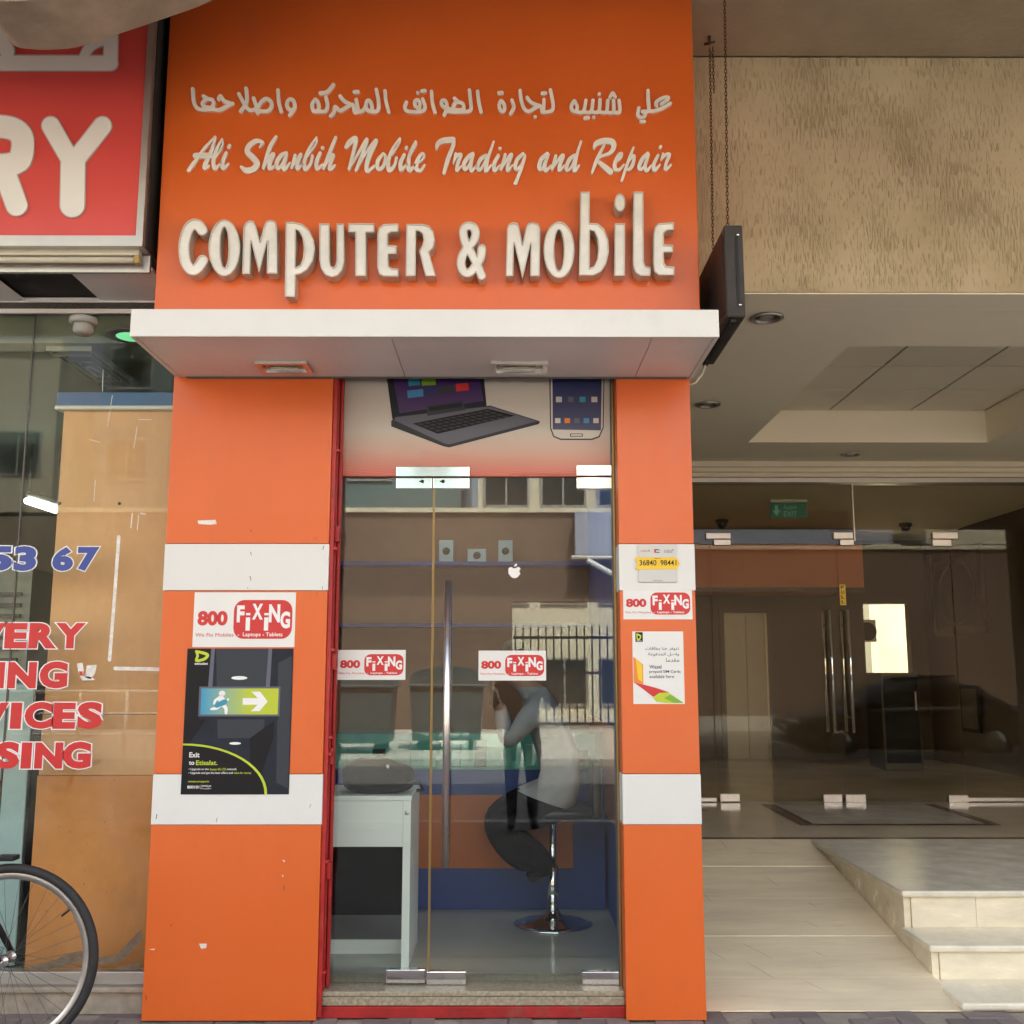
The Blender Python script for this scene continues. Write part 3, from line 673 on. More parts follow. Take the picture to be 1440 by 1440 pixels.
acx = at(1220, 888, 9.5); box('condenser_unit', acx.x - .3, acx.x + .12, 9.5, 9.75, acx.z - .14, acx.z + .16, 'print_pale', ps, bev=.01)
lathe('condenser_fan', [(0.0, -.012), (.06, -.012), (.11, -.004), (.125, 0)], (acx.x, 9.5, acx.z), 'black_plastic', ps, 20, 'Y')
cb = thing('tall_dark_cabinet', (at(1262, 1040, 6.9).x, 6.9, ZL), 'tall dark cabinet standing before the rear doorway in the lobby', 'cabinet')
a = at(1238, 946, 6.8); b_ = at(1291, 946, 6.8)
box('cabinet_body', a.x, b_.x, 6.8, 7.3, ZL, a.z, 'lobby_dark', cb, bev=.01); box('cabinet_door', a.x + .02, b_.x - .02, 6.785, 6.798, ZL + .08, a.z - .05, 'black_plastic', cb, bev=.004)
box('cabinet_handle', b_.x - .06, b_.x - .045, 6.765, 6.784, 1.0, 1.2, 'brushed', cb)
# framed map on the right wall
fm = thing('framed_picture', (xw - .01, 6, 1.9), 'large framed round emblem picture on the lobby side wall', 'picture')
def wally(px): 
    d = ray(px, 820); t = (xw - CAM[0]) / d[0]; return CAM[1] + t * d[1]
ya_, yb2 = wally(1385), wally(1312)
zt_, zb_ = 2.62, 1.78
d = ray(1385, 762); zt_ = CAM[2] + d[2] * (xw / d[0]); d = ray(1385, 890); zb_ = CAM[2] + d[2] * (xw / d[0])
boxes('picture_frame', [(xw - .04, xw - .002, ya_, ya_ + .09, zb_, zt_), (xw - .04, xw - .002, yb2 - .09, yb2, zb_, zt_), (xw - .038, xw - .003, ya_ + .09, yb2 - .09, zt_ - .09, zt_ - .001), (xw - .038, xw - .003, ya_ + .09, yb2 - .09, zb_ + .001, zb_ + .09)], 'brown_stone', fm)
box('picture_field', xw - .02, xw - .004, ya_ + .09, yb2 - .09, zb_ + .09, zt_ - .09, 'lobby_wall', fm)
bm = bmesh.new(); rr_ = (zt_ - zb_) * .36; yc_ = (ya_ + yb2) / 2; zc_ = (zt_ + zb_) / 2
add_tube(bm, [(xw - .022, yc_ + rr_ * 1.3 * math.cos(k * math.pi / 16), zc_ + rr_ * math.sin(k * math.pi / 16)) for k in range(33)], .012, 6, False); bm_obj('picture_ring', bm, 'lobby_dark', fm, True)
nb = thing('wall_notice_board', (xw - .01, 6, 1.2), 'small dark framed notice hung low on the lobby side wall', 'notice board')
ya2, yb3 = wally(1368), wally(1343); d = ray(1355, 963); z1n = CAM[2] + d[2] * (xw / d[0]); d = ray(1355, 1028); z0n = CAM[2] + d[2] * (xw / d[0])
box('board_frame', xw - .03, xw - .003, ya2, yb3, z0n, z1n, 'black_plastic', nb, bev=.004); box('board_sheet', xw - .033, xw - .0305, ya2 + .04, yb3 - .04, z0n + .04, z1n - .04, 'lobby_wall', nb)
# green exit sign on two rods, dome cameras
a = at(1083, 705, 5.2); b_ = at(1135, 729, 5.2)
ex = thing('exit_sign', ((a.x + b_.x) / 2, 5.2, b_.z), 'faint green hanging exit sign with a down arrow in the lobby', 'sign')
box('sign_plate', a.x, b_.x, 5.195, 5.205, b_.z, a.z - .015, 'exit_green', ex); box('sign_bar', a.x - .002, b_.x + .002, 5.17, 5.23, a.z - .014, a.z + .02, 'alu', ex, bev=.003)
for x in (a.x + .08, b_.x - .08): tube('hanger_rod', [(x, 5.2, a.z + .02), (x, 5.2, ZLC + .05)], .004, 'alu', ex, 6)
sh = Sheet(a.x, b_.x, b_.z, a.z - .015, 5.1945)
sh.text('exit_print', 'EXIT', .36, .55, .72, .88, .01); sh.text('exit_print', '\ufea8\ufeae\ufea0\ufee3', .36, .1, .72, .48, .01)
sh.poly('exit_print', [(.12, .15), (.2, .15), (.2, .5), (.27, .5), (.16, .85), (.05, .5), (.12, .5)], 2); sh.build(ex, {'exit_print': 'sign_print'})
for (px, py, lab) in ((1015, 735, 'black dome camera on the lobby ceiling above the lift side'), (1273, 740, 'black dome camera on the lobby ceiling above the picture wall')):
    c = atz(px, py - 4, ZLC + .05)
    t = thing('dome_camera', c, lab, 'security camera', 'dome cameras on the lobby ceiling')
    lathe('camera_base', [(.07, -.001), (.07, -.03), (.06, -.04), (.0, -.04)], c, 'lobby_dark', t, 18)
    lathe('camera_dome', [(.05, -.0405), (.045, -.07), (.025, -.09), (0, -.095)], c, 'camera_dome', t, 18)

# ================================================================== THE MOBILE SHOP FRONT
YF = -0.14
def pillar(x0, x1, lab):
    t = thing('clad_pillar', ((x0 + x1) / 2, 0, 0), lab, 'pillar')
    box('pillar_core', x0 + .006, x1 - .006, YF + .006, 0.10, 0.002, 2.825, 'dark_gap', t)
    for z0, z1, m in ((0.003, .776, 'orange'), (.778, .983, 'white_panel'), (.985, 1.759, 'orange'), (1.761, 1.964, 'white_panel'), (1.966, 2.822, 'orange')):
        w = m == 'white_panel'
        box('white_panel' if w else 'orange_panel', x0 - (.002 if w else 0), x1 + (.002 if w else 0), YF - (.002 if w else 0), 0.0995, z0, z1, m, t, bev=.002)
    return t
pl1 = pillar(-1.498, -0.785, 'wide orange clad pillar with two white bands and the dark exit poster')
pl2 = pillar(0.484, 0.812, 'narrow orange clad pillar with two white bands beside the entrance ramp')
# scuffs and torn paper on the wide pillar
def scrap(name, polypx, Y, m, parent, d=.0012):
    pts = [(at(x, y, Y).x, at(x, y, Y).z) for x, y in polypx]
    return prism_y(name, pts, Y - d, Y - .0002, m, parent)
for poly in ([(278, 732), (303, 731), (305, 737), (296, 738), (279, 737)], [(280, 1327), (291, 1327), (290, 1333), (283, 1334)], [(397, 1209), (401, 1210), (400, 1213)], [(209, 1335), (218, 1334), (217, 1336)], [(396, 1230), (399, 1231), (398, 1234)]):
    scrap('torn_paper', poly, YF, 'paper_scrap', pl1)
sc_ = random.Random(5)
for (px, py) in ((352, 776), (351, 810), (347, 826), (455, 768), (453, 825), (446, 833), (352, 745), (444, 756), (437, 1131), (305, 1150), (220, 1145), (205, 1400), (240, 1300), (399, 1245)):
    L = sc_.uniform(2, 7); w = sc_.uniform(.6, 1.2); s_ = sc_.uniform(-2, 2)
    scrap('scuff_mark', [(px, py), (px + w, py), (px + s_ + w * .6, py + L), (px + s_, py + L)], YF - .002, 'alu_dark', pl1)
# sill and painted foot
zs = 0.104
sill = thing('door_sill', (-.15, -.05, 0), 'speckled granite door sill with a red painted foot', 'sill')
za = at(680, 1402, -.1).z; zb = at(680, 1415, -.1).z
box('granite_slab', -.7845, .4835, -.100, .16, za + .001, zs, 'granite', sill, bev=.004)
box('granite_slab', -.7843, .4833, -.097, .15, zb + .001, za - .001, 'granite', sill, bev=.003)
box('red_painted_foot', -.7841, .4831, -.104, .14, .001, zb - .001, 'paint_red', sill, bev=.003)
# ------------------------------------------------------------------ canopy
ZK0, ZK1 = 2.717, 2.826
can = thing('entrance_canopy', (-.33, -.43, ZK0), 'white box canopy with two recessed lights over the shop door', 'canopy')
box('canopy_fascia', -1.488, .830, -.722, -.700, ZK0 - .004, ZK1, 'canopy_white', can, bev=.003)
box('canopy_end', -1.487, -1.470, -.699, YF - .002, ZK0 - .003, ZK1 - .001, 'canopy_white', can); box('canopy_end', .812, .829, -.699, YF - .002, ZK0 - .003, ZK1 - .001, 'canopy_white', can)
box('canopy_top', -1.469, .811, -.699, YF - .003, ZK1 - .012, ZK1 - .002, 'canopy_white', can)
xsm = [-1.469, at(570, 525, YF).x, at(893, 530, YF).x, .811]
for i in range(3): box('soffit_panel', xsm[i] + .0015, xsm[i + 1] - .0015, -.699, YF - .003, ZK0, ZK0 + .006, 'canopy_grey', can, bev=.001)
box('edge_angle', -1.44, .80, YF - .010, YF - .0025, ZK0 - .008, ZK0 - .0005, 'alu_dark', can)
for x0p, x1p, lab in ((358, 441, 'recessed rectangular light in the canopy above the wide pillar'), (690, 769, 'recessed rectangular light in the canopy above the glass door')):
    a = atz(x0p, 507, ZK0); b_ = atz(x1p, 522, ZK0)
    x0, x1, y0, y1 = a.x, b_.x, a.y, b_.y
    if y0 > y1: y0, y1 = y1, y0
    t = thing('canopy_light', ((x0 + x1) / 2, (y0 + y1) / 2, ZK0), lab, 'ceiling light', 'rectangular canopy lights')
    fr = .022
    boxes('light_frame', [(x0, x1, y0, y0 + fr, ZK0 - .014, ZK0 - .0005), (x0, x1, y1 - fr, y1, ZK0 - .014, ZK0 - .0005), (x0, x0 + fr, y0 + fr, y1 - fr, ZK0 - .0138, ZK0 - .0006), (x1 - fr, x1, y0 + fr, y1 - fr, ZK0 - .0138, ZK0 - .0006)], 'steel', t)
    box('light_lens', x0 + fr, x1 - fr, y0 + fr, y1 - fr, ZK0 - .005, ZK0 - .0007, 'lens', t)
    tube('lamp_tube', [(x0 + fr + .03, (y0 + y1) / 2, ZK0 - .009), (x1 - fr - .03, (y0 + y1) / 2, ZK0 - .009)], .0045, 'tube_off', t, 8)
# ------------------------------------------------------------------ the orange sign and its letters
YS = -0.44
sg = thing('shop_sign', (-.34, YS, ZK1), 'tall orange sign panel with raised cream shop lettering', 'sign')
box('sign_panel', -1.498, .812, YS, 0.018, ZK1 + .003, ZS - .024, 'orange', sg, bev=.004)
YLF = YS - .068
C7 = lambda L: [(245 + u * .2604, 290 + v * .2604) for u, v in L]
C8 = lambda L: [(620 + u * .2361, 260 + v * .2361) for u, v in L]
def ell(cx, cy, rx, ry, n=36): return [(cx + rx * math.cos(2 * math.pi * k / n), cy + ry * math.sin(2 * math.pi * k / n)) for k in range(n)]
def S7(pts, r): return [(245 + u * .2604, 290 + v * .2604, r * .2604) for u, v in pts]
def S8(pts, r): return [(620 + u * .2361, 260 + v * .2361, r * .2361) for u, v in pts]
big = [
 dict(strokes=[S7([(150, 128), (130, 103), (102, 97), (74, 125), (55, 185), (52, 240), (60, 298), (82, 335), (108, 343), (134, 322), (152, 292)], 29)]),
 dict(polys=[C7(ell(270, 224, 85, 153))], holes=[C7(ell(270, 222, 23, 110))]),
 dict(polys=[C7([(367, 365), (373, 115), (385, 88), (405, 76), (428, 80), (440, 105), (462, 190), (485, 105), (496, 80), (520, 73), (545, 82), (554, 112), (556, 363), (500, 363), (502, 188), (458, 362), (414, 186), (408, 365)])]),
 dict(polys=[C7([(597, 488), (602, 84), (645, 84), (690, 95), (728, 128), (752, 178), (760, 232), (748, 295), (717, 343), (682, 365), (655, 370), (652, 490)])], holes=[C7([(656, 126), (675, 135), (693, 172), (700, 225), (696, 278), (680, 316), (654, 330)])]),
 dict(polys=[C7([(783, 93), (838, 93), (838, 290), (844, 320), (857, 332), (870, 320), (877, 290), (877, 93), (916, 93), (918, 300), (906, 345), (882, 374), (850, 383), (815, 370), (792, 335), (784, 290)])]),
 dict(polys=[C7([(940, 92), (1080, 92), (1080, 140), (1035, 140), (1035, 376), (978, 376), (978, 140), (940, 140)])]),
 dict(polys=[C7([(1097, 150), (1104, 115), (1130, 96), (1210, 93), (1210, 138), (1170, 138), (1153, 150), (1153, 210), (1200, 213), (1200, 256), (1155, 258), (1156, 322), (1175, 335), (1210, 337), (1210, 379), (1130, 379), (1105, 362), (1097, 330)])]),
 dict(polys=[C7([(1250, 376), (1253, 95), (1340, 95), (1375, 105), (1400, 135), (1408, 180), (1398, 225), (1375, 246), (1413, 376), (1357, 378), (1322, 240), (1340, 210), (1347, 180), (1340, 148), (1325, 135), (1306, 133), (1303, 376)])]),
 dict(strokes=[S8([(243, 540), (205, 450), (150, 350), (133, 285), (143, 252), (168, 243), (196, 254), (207, 290), (192, 335), (156, 375), (125, 430), (122, 485), (145, 520), (175, 518), (212, 475), (238, 425), (244, 378)], 25)]),
 dict(polys=[C8([(387, 543), (394, 258), (405, 232), (430, 222), (455, 228), (466, 250), (486, 352), (508, 250), (520, 228), (550, 221), (580, 232), (592, 258), (588, 543), (533, 543), (536, 345), (486, 560), (436, 345), (430, 543)])]),
 dict(polys=[C8(ell(704, 386, 92, 168))], holes=[C8(ell(704, 388, 29, 122))]),
 dict(polys=[C8([(823, 538), (832, 40), (888, 40), (886, 226), (935, 230), (973, 263), (997, 328), (1001, 400), (986, 465), (955, 515), (910, 538)])], holes=[C8([(888, 270), (914, 276), (933, 320), (938, 380), (932, 440), (912, 484), (886, 495)])]),
 dict(polys=[C8(ell(1067, 104, 32, 54))]),
 dict(polys=[C8([(1036, 229), (1097, 229), (1095, 541), (1034, 541)])]),
 dict(polys=[C8([(1147, 40), (1206, 40), (1208, 455), (1218, 483), (1250, 492), (1247, 541), (1190, 541), (1160, 522), (1145, 480)])]),
 dict(polys=[C8([(1268, 290), (1276, 250), (1296, 229), (1388, 222), (1388, 268), (1348, 270), (1328, 285), (1328, 355), (1383, 357), (1383, 400), (1328, 402), (1330, 465), (1342, 485), (1392, 487), (1390, 536), (1300, 538), (1272, 515), (1266, 470)])]),
]
for gdef in big:
    F_ = glyph_field(h=.45, **gdef)
    outer = loops_of(F_); inner = loops_of(F_, 1.5)
    o = px_solid('channel_letter', outer + inner, YLF, YS - .0005, 'letter_trim', sg)
    inner2 = loops_of(F_, 1.42)
    px_solid('letter_face', inner2, YLF + .006, YLF + .016, 'letter_face', o)
def strokes_of(defs, ox, oy, k, r=None): return [[(ox + p[0] * k, oy + p[1] * k, (p[2] if r is None else r) * k) for p in s] for s in defs]
script = [(255, 180, .1632, [
 [[(60, 365, 14), (100, 310, 17), (130, 270, 13), (200, 170, 12), (292, 75, 10)], [(292, 75, 10), (265, 180, 16), (218, 280, 18), (200, 342, 19), (238, 322, 8)], [(122, 238, 25), (250, 235, 25)]],
 [[(350, 95, 8), (305, 180, 14), (278, 270, 17), (284, 347, 17), (320, 322, 10), (345, 290, 7)], [(350, 95, 9), (356, 140, 8), (330, 200, 8), (290, 255, 8)]],
 [[(385, 215, 15), (355, 290, 18), (360, 347, 16), (405, 305, 8)], [(408, 165, 16), (415, 150, 14)]],
 [[(672, 165, 7), (700, 125, 14), (645, 110, 19), (585, 150, 22), (568, 205, 24), (610, 248, 26), (650, 300, 26), (625, 350, 26), (560, 365, 24), (515, 335, 12)]],
 [[(815, 75, 13), (760, 170, 17), (705, 345, 13)], [(705, 345, 8), (770, 238, 14), (795, 225, 15), (765, 290, 16), (760, 348, 17), (805, 325, 9)]],
 [[(905, 213, 13), (860, 235, 18), (820, 300, 17), (832, 347, 15), (868, 310, 10), (910, 218, 9)], [(905, 235, 14), (880, 320, 18), (890, 355, 16), (935, 300, 8)]],
 [[(980, 235, 14), (950, 345, 12)], [(950, 345, 8), (1010, 250, 12), (1030, 228, 14), (1005, 290, 16), (1000, 350, 16), (1045, 310, 8)]],
 [[(1165, 80, 8), (1100, 180, 14), (1060, 290, 16), (1068, 352, 18), (1110, 312, 12), (1130, 240, 14)], [(1165, 80, 8), (1162, 130, 8), (1115, 200, 8), (1070, 262, 8)]],
 [[(1195, 215, 15), (1165, 290, 17), (1170, 350, 16), (1218, 312, 8)], [(1217, 170, 16)]],
 [[(1330, 80, 13), (1290, 180, 17), (1225, 347, 13)], [(1225, 347, 8), (1285, 245, 14), (1310, 235, 14), (1285, 300, 15), (1280, 355, 16), (1322, 320, 9)]]]),
 (480, 180, 1 / 6, [
 [[(40, 160, 16), (75, 115, 24), (122, 85, 17), (110, 170, 16), (65, 345, 13)], [(65, 345, 8), (150, 200, 12), (215, 95, 15), (185, 200, 16), (125, 355, 13)], [(125, 355, 8), (200, 220, 12), (292, 105, 17), (240, 220, 20), (212, 320, 18), (222, 365, 15), (280, 318, 10)]],
 [[(352, 214, 11), (310, 270, 16), (305, 330, 16), (325, 348, 14), (360, 310, 14), (372, 240, 12), (352, 212, 10)]],
 [[(492, 85, 7), (430, 180, 12), (395, 280, 17), (405, 355, 18), (450, 312, 12), (465, 250, 13)], [(494, 85, 8), (490, 122, 7), (430, 222, 7)]],
 [[(530, 225, 14), (500, 290, 16), (505, 352, 16), (555, 300, 8)], [(548, 172, 14), (550, 162, 13)]],
 [[(625, 110, 7), (580, 210, 13), (565, 300, 17), (575, 357, 17), (620, 312, 8)], [(628, 110, 8), (630, 140, 7), (582, 232, 7)]],
 [[(640, 300, 8), (690, 258, 10), (695, 220, 11), (668, 226, 14), (635, 290, 17), (635, 345, 18), (668, 357, 14), (702, 310, 8)]],
 [[(802, 172, 10), (816, 130, 19), (860, 106, 25), (935, 98, 25)], [(948, 90, 14), (942, 150, 16), (900, 260, 18), (865, 380, 13)]],
 [[(965, 215, 12), (945, 300, 5)], [(945, 290, 6), (970, 237, 16), (1010, 225, 14), (985, 290, 14), (975, 357, 14), (1015, 318, 6)]],
 [[(1110, 213, 13), (1075, 240, 18), (1035, 300, 17), (1045, 350, 14), (1085, 300, 10), (1115, 222, 10)], [(1110, 230, 12), (1090, 310, 16), (1100, 360, 14), (1142, 310, 7)]],
 [[(1220, 230, 14), (1178, 258, 16), (1150, 320, 15), (1165, 355, 13), (1200, 310, 10), (1230, 230, 10)], [(1285, 115, 9), (1235, 260, 14), (1220, 360, 16), (1265, 310, 7)]],
 [[(1325, 230, 14), (1290, 300, 16), (1295, 357, 15), (1340, 310, 7)], [(1338, 172, 14)]]]),
 (700, 180, .1736, [
 [[(60, 215, 13), (25, 335, 11)], [(25, 335, 7), (95, 225, 12), (112, 220, 12), (85, 290, 14), (80, 342, 13), (120, 300, 7)]],
 [[(205, 208, 13), (160, 250, 16), (140, 310, 15), (155, 335, 12), (195, 290, 10), (220, 218, 9)], [(222, 228, 9), (190, 330, 12), (143, 445, 14)]],
 [[(400, 208, 15), (355, 250, 18), (335, 310, 17), (350, 335, 14), (385, 290, 10), (412, 213, 9)], [(402, 228, 12), (380, 300, 16), (390, 345, 14), (432, 300, 7)]],
 [[(470, 225, 13), (440, 332, 12)], [(440, 332, 7), (510, 232, 12), (532, 225, 13), (505, 290, 15), (500, 342, 13), (542, 300, 7)]],
 [[(620, 220, 13), (580, 255, 16), (555, 320, 15), (570, 340, 12), (605, 300, 10), (632, 215, 9)], [(675, 108, 9), (640, 220, 12), (620, 345, 15), (660, 300, 7)]],
 [[(782, 158, 12), (800, 122, 20), (860, 104, 24), (925, 110, 24), (940, 150, 20), (910, 200, 15), (845, 225, 11), (800, 250, 11)], [(860, 140, 11), (800, 260, 14), (765, 360, 10)], [(800, 258, 11), (850, 300, 20), (912, 352, 24)]],
 [[(955, 272, 8), (995, 240, 10), (1005, 207, 11), (980, 215, 12), (950, 280, 15), (952, 332, 16), (985, 335, 12), (1022, 295, 7)]],
 [[(1100, 158, 9), (1060, 260, 12), (1003, 428, 10)], [(1040, 300, 8), (1080, 237, 12), (1105, 227, 12), (1095, 290, 14), (1065, 333, 12), (1042, 328, 10)]],
 [[(1215, 203, 12), (1175, 245, 16), (1145, 310, 15), (1160, 335, 12), (1200, 290, 9), (1225, 213, 9)], [(1217, 230, 11), (1195, 300, 14), (1205, 345, 13), (1247, 300, 7)]],
 [[(1300, 220, 12), (1265, 290, 14), (1270, 342, 14), (1315, 295, 7)], [(1318, 155, 13), (1322, 148, 11)]],
 [[(1338, 205, 8), (1322, 258, 5), (1352, 220, 13), (1392, 214, 13), (1365, 280, 12), (1360, 335, 13), (1405, 295, 7)]]])]
for ox, oy, k, ls in script:
    for gl_ in ls:
        F_ = glyph_field(strokes_of(gl_, ox, oy, k), h=.3)
        px_solid('script_letter', loops_of(F_), YS - .012, YS - .0005, 'letter_thin', sg)
arabic = [(260, 110, 1 / 6, 16, [
 [[(65, 90), (74, 195), (98, 245), (135, 264), (200, 262), (240, 262), (290, 266), (340, 242), (400, 212)], [(155, 150), (192, 172), (232, 182), (242, 220), (215, 246), (165, 238), (147, 212), (170, 182)], [(285, 172), (300, 150), (330, 190), (378, 208)]],
 [[(455, 132), (500, 215), (540, 265), (582, 265), (612, 246), (650, 192), (690, 172), (728, 200), (725, 250), (690, 278), (620, 274)], [(515, 85), (520, 200), (470, 278)], [(580, 168), (600, 230), (612, 292)]],
 [[(785, 100), (792, 200), (812, 280)]],
 [[(922, 252), (900, 270), (862, 240), (866, 195), (890, 176), (918, 192), (924, 250), (885, 310)]],
 [[(1100, 178), (1072, 220), (1082, 270), (1110, 278), (1130, 250), (1122, 200), (1100, 178)], [(1110, 278), (1150, 280), (1188, 275), (1203, 230), (1190, 160)], [(1142, 124), (1200, 114), (1252, 54)]],
 [[(1230, 318), (1258, 285), (1268, 240), (1310, 272), (1370, 240), (1415, 222), (1432, 280), (1460, 270), (1445, 180)], [(1310, 150), (1350, 195), (1415, 226)], [(1440, 277), (1485, 280), (1520, 250), (1535, 195), (1555, 188), (1575, 220), (1576, 268), (1550, 276), (1525, 245)], [(1550, 276), (1610, 280), (1634, 250), (1630, 170), (1615, 95)], [(1430, 115), (1460, 114)]]]),
 (480, 110, 1 / 6, 15, [
 [[(368, 106), (376, 190), (400, 284)]],
 [[(548, 202), (535, 240), (550, 272), (600, 283), (678, 278), (706, 240), (685, 175)], [(658, 262), (622, 230), (622, 192), (645, 182), (663, 210), (655, 258)], [(645, 121)], [(680, 106), (705, 104)]],
 [[(760, 110), (767, 200), (790, 284)]],
 [[(935, 262), (880, 250), (845, 220), (850, 188), (875, 188), (890, 220), (888, 262), (868, 310)], [(955, 170), (985, 198), (1025, 215), (1030, 258), (985, 268), (945, 250), (955, 212), (985, 200)], [(900, 278), (960, 283), (1060, 280), (1093, 258), (1090, 180), (1080, 100)]],
 [[(1150, 110), (1160, 200), (1180, 284)]]]),
 (690, 110, .1806, 13.5, [
 [[(78, 175), (66, 210), (80, 253), (103, 255), (108, 212), (88, 178), (78, 175)], [(64, 112), (88, 112)]],
 [[(165, 170), (180, 220), (156, 274)]],
 [[(230, 95), (240, 180), (265, 240), (300, 256), (340, 232), (382, 212)], [(285, 150), (320, 190), (388, 218), (400, 258)], [(347, 300)], [(415, 165), (412, 230), (400, 260), (450, 260), (480, 245), (486, 200), (465, 90)], [(402, 116), (428, 114)]],
 [[(650, 176), (628, 215), (640, 253), (664, 255), (674, 222), (655, 178)], [(660, 258), (720, 260), (742, 172)], [(720, 260), (780, 260), (797, 172)], [(780, 260), (840, 258), (852, 166)], [(840, 258), (900, 262), (912, 172)], [(900, 262), (955, 262), (957, 172)], [(955, 262), (1005, 260), (1000, 172)], [(847, 121)], [(930, 148), (950, 114), (970, 146)], [(735, 308), (760, 305)], [(803, 303)]],
 [[(1155, 230), (1146, 280), (1165, 303), (1195, 298), (1205, 272), (1182, 258), (1230, 250), (1228, 170), (1225, 95)], [(1230, 250), (1270, 256), (1340, 230), (1400, 195)], [(1292, 212), (1292, 182), (1340, 152), (1382, 148), (1376, 168), (1330, 200)], [(1172, 335), (1195, 335)]]])]
for ox, oy, k, r_, ls in arabic:
    for gl_ in ls:
        F_ = glyph_field(strokes_of([[(p[0], p[1], r_) for p in s] for s in gl_], ox, oy, k), h=.3)
        px_solid('arabic_letter', loops_of(F_), YS - .012, YS - .0005, 'letter_thin', sg)

# ------------------------------------------------------------------ transom print, door leaf, side light, red gate
ZD0, ZD1 = zs + .006, 2.285
tr_ = thing('transom_poster', (-.14, 0, 2.29), 'printed transom panel showing a laptop and a phone above the glass door', 'poster')
TX0, TX1, TZ0, TZ1 = -.757, .466, 2.292, 2.80
box('transom_panel', TX0, TX1, 0.0, .012, TZ0, TZ1, 'transom_print', tr_)
T2 = lambda u, v: ((440 + u * .3194), (500 + v * .3194))
def tp(L, k, m, sheet, q=True):
    vs = []
    for u, v in L:
        x, y = T2(u, v); w = at(x, y, 0); vs.append((w.x, -.0006 * k - .0005, min(w.z, TZ1 - .001)))
    sheet.add(m, vs, [tuple(range(len(L)))[::-1]])
sh = Sheet(TX0, TX1, TZ0, TZ1, 0)
tp([(320, 60), (750, 60), (765, 225), (350, 280)], 1, 'print_slate', sh); tp([(345, 60), (725, 60), (752, 200), (382, 255)], 2, 'print_violet', sh)
for q, m in (([(415, 155), (485, 148), (487, 180), (418, 188)], 'print_cyan'), ([(490, 148), (545, 142), (548, 172), (492, 178)], 'print_navy'), ([(550, 140), (620, 132), (624, 160), (552, 168)], 'print_grey'), ([(628, 125), (684, 120), (688, 152), (632, 160)], 'print_red'), ([(420, 105), (470, 102), (472, 130), (422, 135)], 'print_teal'), ([(478, 102), (540, 98), (542, 130), (480, 134)], 'print_green'), ([(550, 98), (620, 92), (622, 122), (552, 128)], 'print_violet'), ([(630, 92), (680, 88), (684, 116), (632, 120)], 'print_navy')): tp(q, 3, m, sh)
tp([(345, 290), (360, 270), (780, 220), (1000, 290), (995, 302), (600, 405), (575, 400), (345, 312)], 2, 'print_grey', sh)
tp([(358, 285), (365, 272), (780, 224), (985, 290), (600, 392), (580, 388)], 3, 'print_steel', sh)
tp([(440, 300), (770, 235), (890, 265), (550, 345)], 4, 'print_black', sh)
for i in range(4):
    for j in range(11):
        a_, b2 = i / 4, j / 11; c_ = lambda a, b: (450 + 320 * b + 100 * a + 10 * a * b, 301 - 62 * b + 38 * a - 6 * a * b)
        tp([c_(a_ + .03, b2 + .01), c_(a_ + .03, b2 + .075), c_(a_ + .2, b2 + .075), c_(a_ + .2, b2 + .01)], 5, 'print_grey', sh)
tp([(500, 222), (660, 200), (672, 240), (505, 266)], 4, 'print_grey', sh); tp([(510, 228), (652, 208), (658, 226), (514, 246)], 5, 'print_slate', sh)
tp([(1040, 60), (1284, 60), (1280, 320), (1262, 360), (1230, 372), (1090, 372), (1058, 358), (1044, 320)], 1, 'print_grey', sh)
tp([(1046, 60), (1280, 60), (1275, 318), (1258, 355), (1228, 366), (1092, 366), (1062, 354), (1049, 318)], 2, 'print_pale', sh)
tp([(1054, 60), (1272, 60), (1268, 330), (1056, 326)], 3, 'print_navy', sh)
for i in range(4):
    x = 1070 + 52 * i; tp([(x, 182), (x + 26, 182), (x + 26, 206), (x, 206)], 4, ('print_pale', 'print_steel', 'print_teal', 'print_pale')[i], sh)
for i in range(5):
    x = 1066 + 42 * i; tp([(x, 276), (x + 24, 276), (x + 24, 298), (x, 298)], 4, ('print_pale', 'print_orange', 'print_steel', 'print_cyan', 'print_pale')[i], sh)
tp([(1132, 344), (1188, 344), (1188, 358), (1132, 358)], 4, 'print_grey', sh); tp([(1136, 347), (1184, 347), (1184, 355), (1136, 355)], 5, 'print_pale', sh)
for i in range(9):     # printed contour lines over the red band
    pv_ = None
    for j in range(28):
        u = 135 + j * 42; base = 412 + i * 13
        v = base + 55 * min(1, max(0, (u - 135) / 330)) * (1 - i * .08) if u < 460 else 420 + i * 9 + 60 * ((u - 460) / 700) ** 0.8
        v = min(v, 522)
        if pv_ and abs(u - 466) > 30: tp([pv_, (u, v), (u, v + 1.6), (pv_[0], pv_[1] + 1.6)], 1, 'print_line', sh)
        pv_ = (u, v)
sh.build(tr_, {})
side = thing('glass_sidelight', (-.55, 0, ZD0), 'narrow fixed glass side light between the red gate and the door leaf', 'glass panel')
XM = -.337
box('glass_pane', -.757, XM - .006, 0, .012, ZD0, ZD1, 'shop_glass', side)
box('polished_edge', XM - .0055, XM - .002, -.0005, .0125, ZD0, ZD1, 'gold_edge', side)
door = thing('shop_glass_door', (.07, 0, ZD0), 'clear glass door leaf with a long steel pull handle', 'glass door')
box('glass_leaf', XM + .004, .466, 0, .012, ZD0 + .006, ZD1, 'shop_glass', door)
box('polished_edge', XM, XM + .0035, -.0005, .0125, ZD0 + .006, ZD1, 'gold_edge', door)
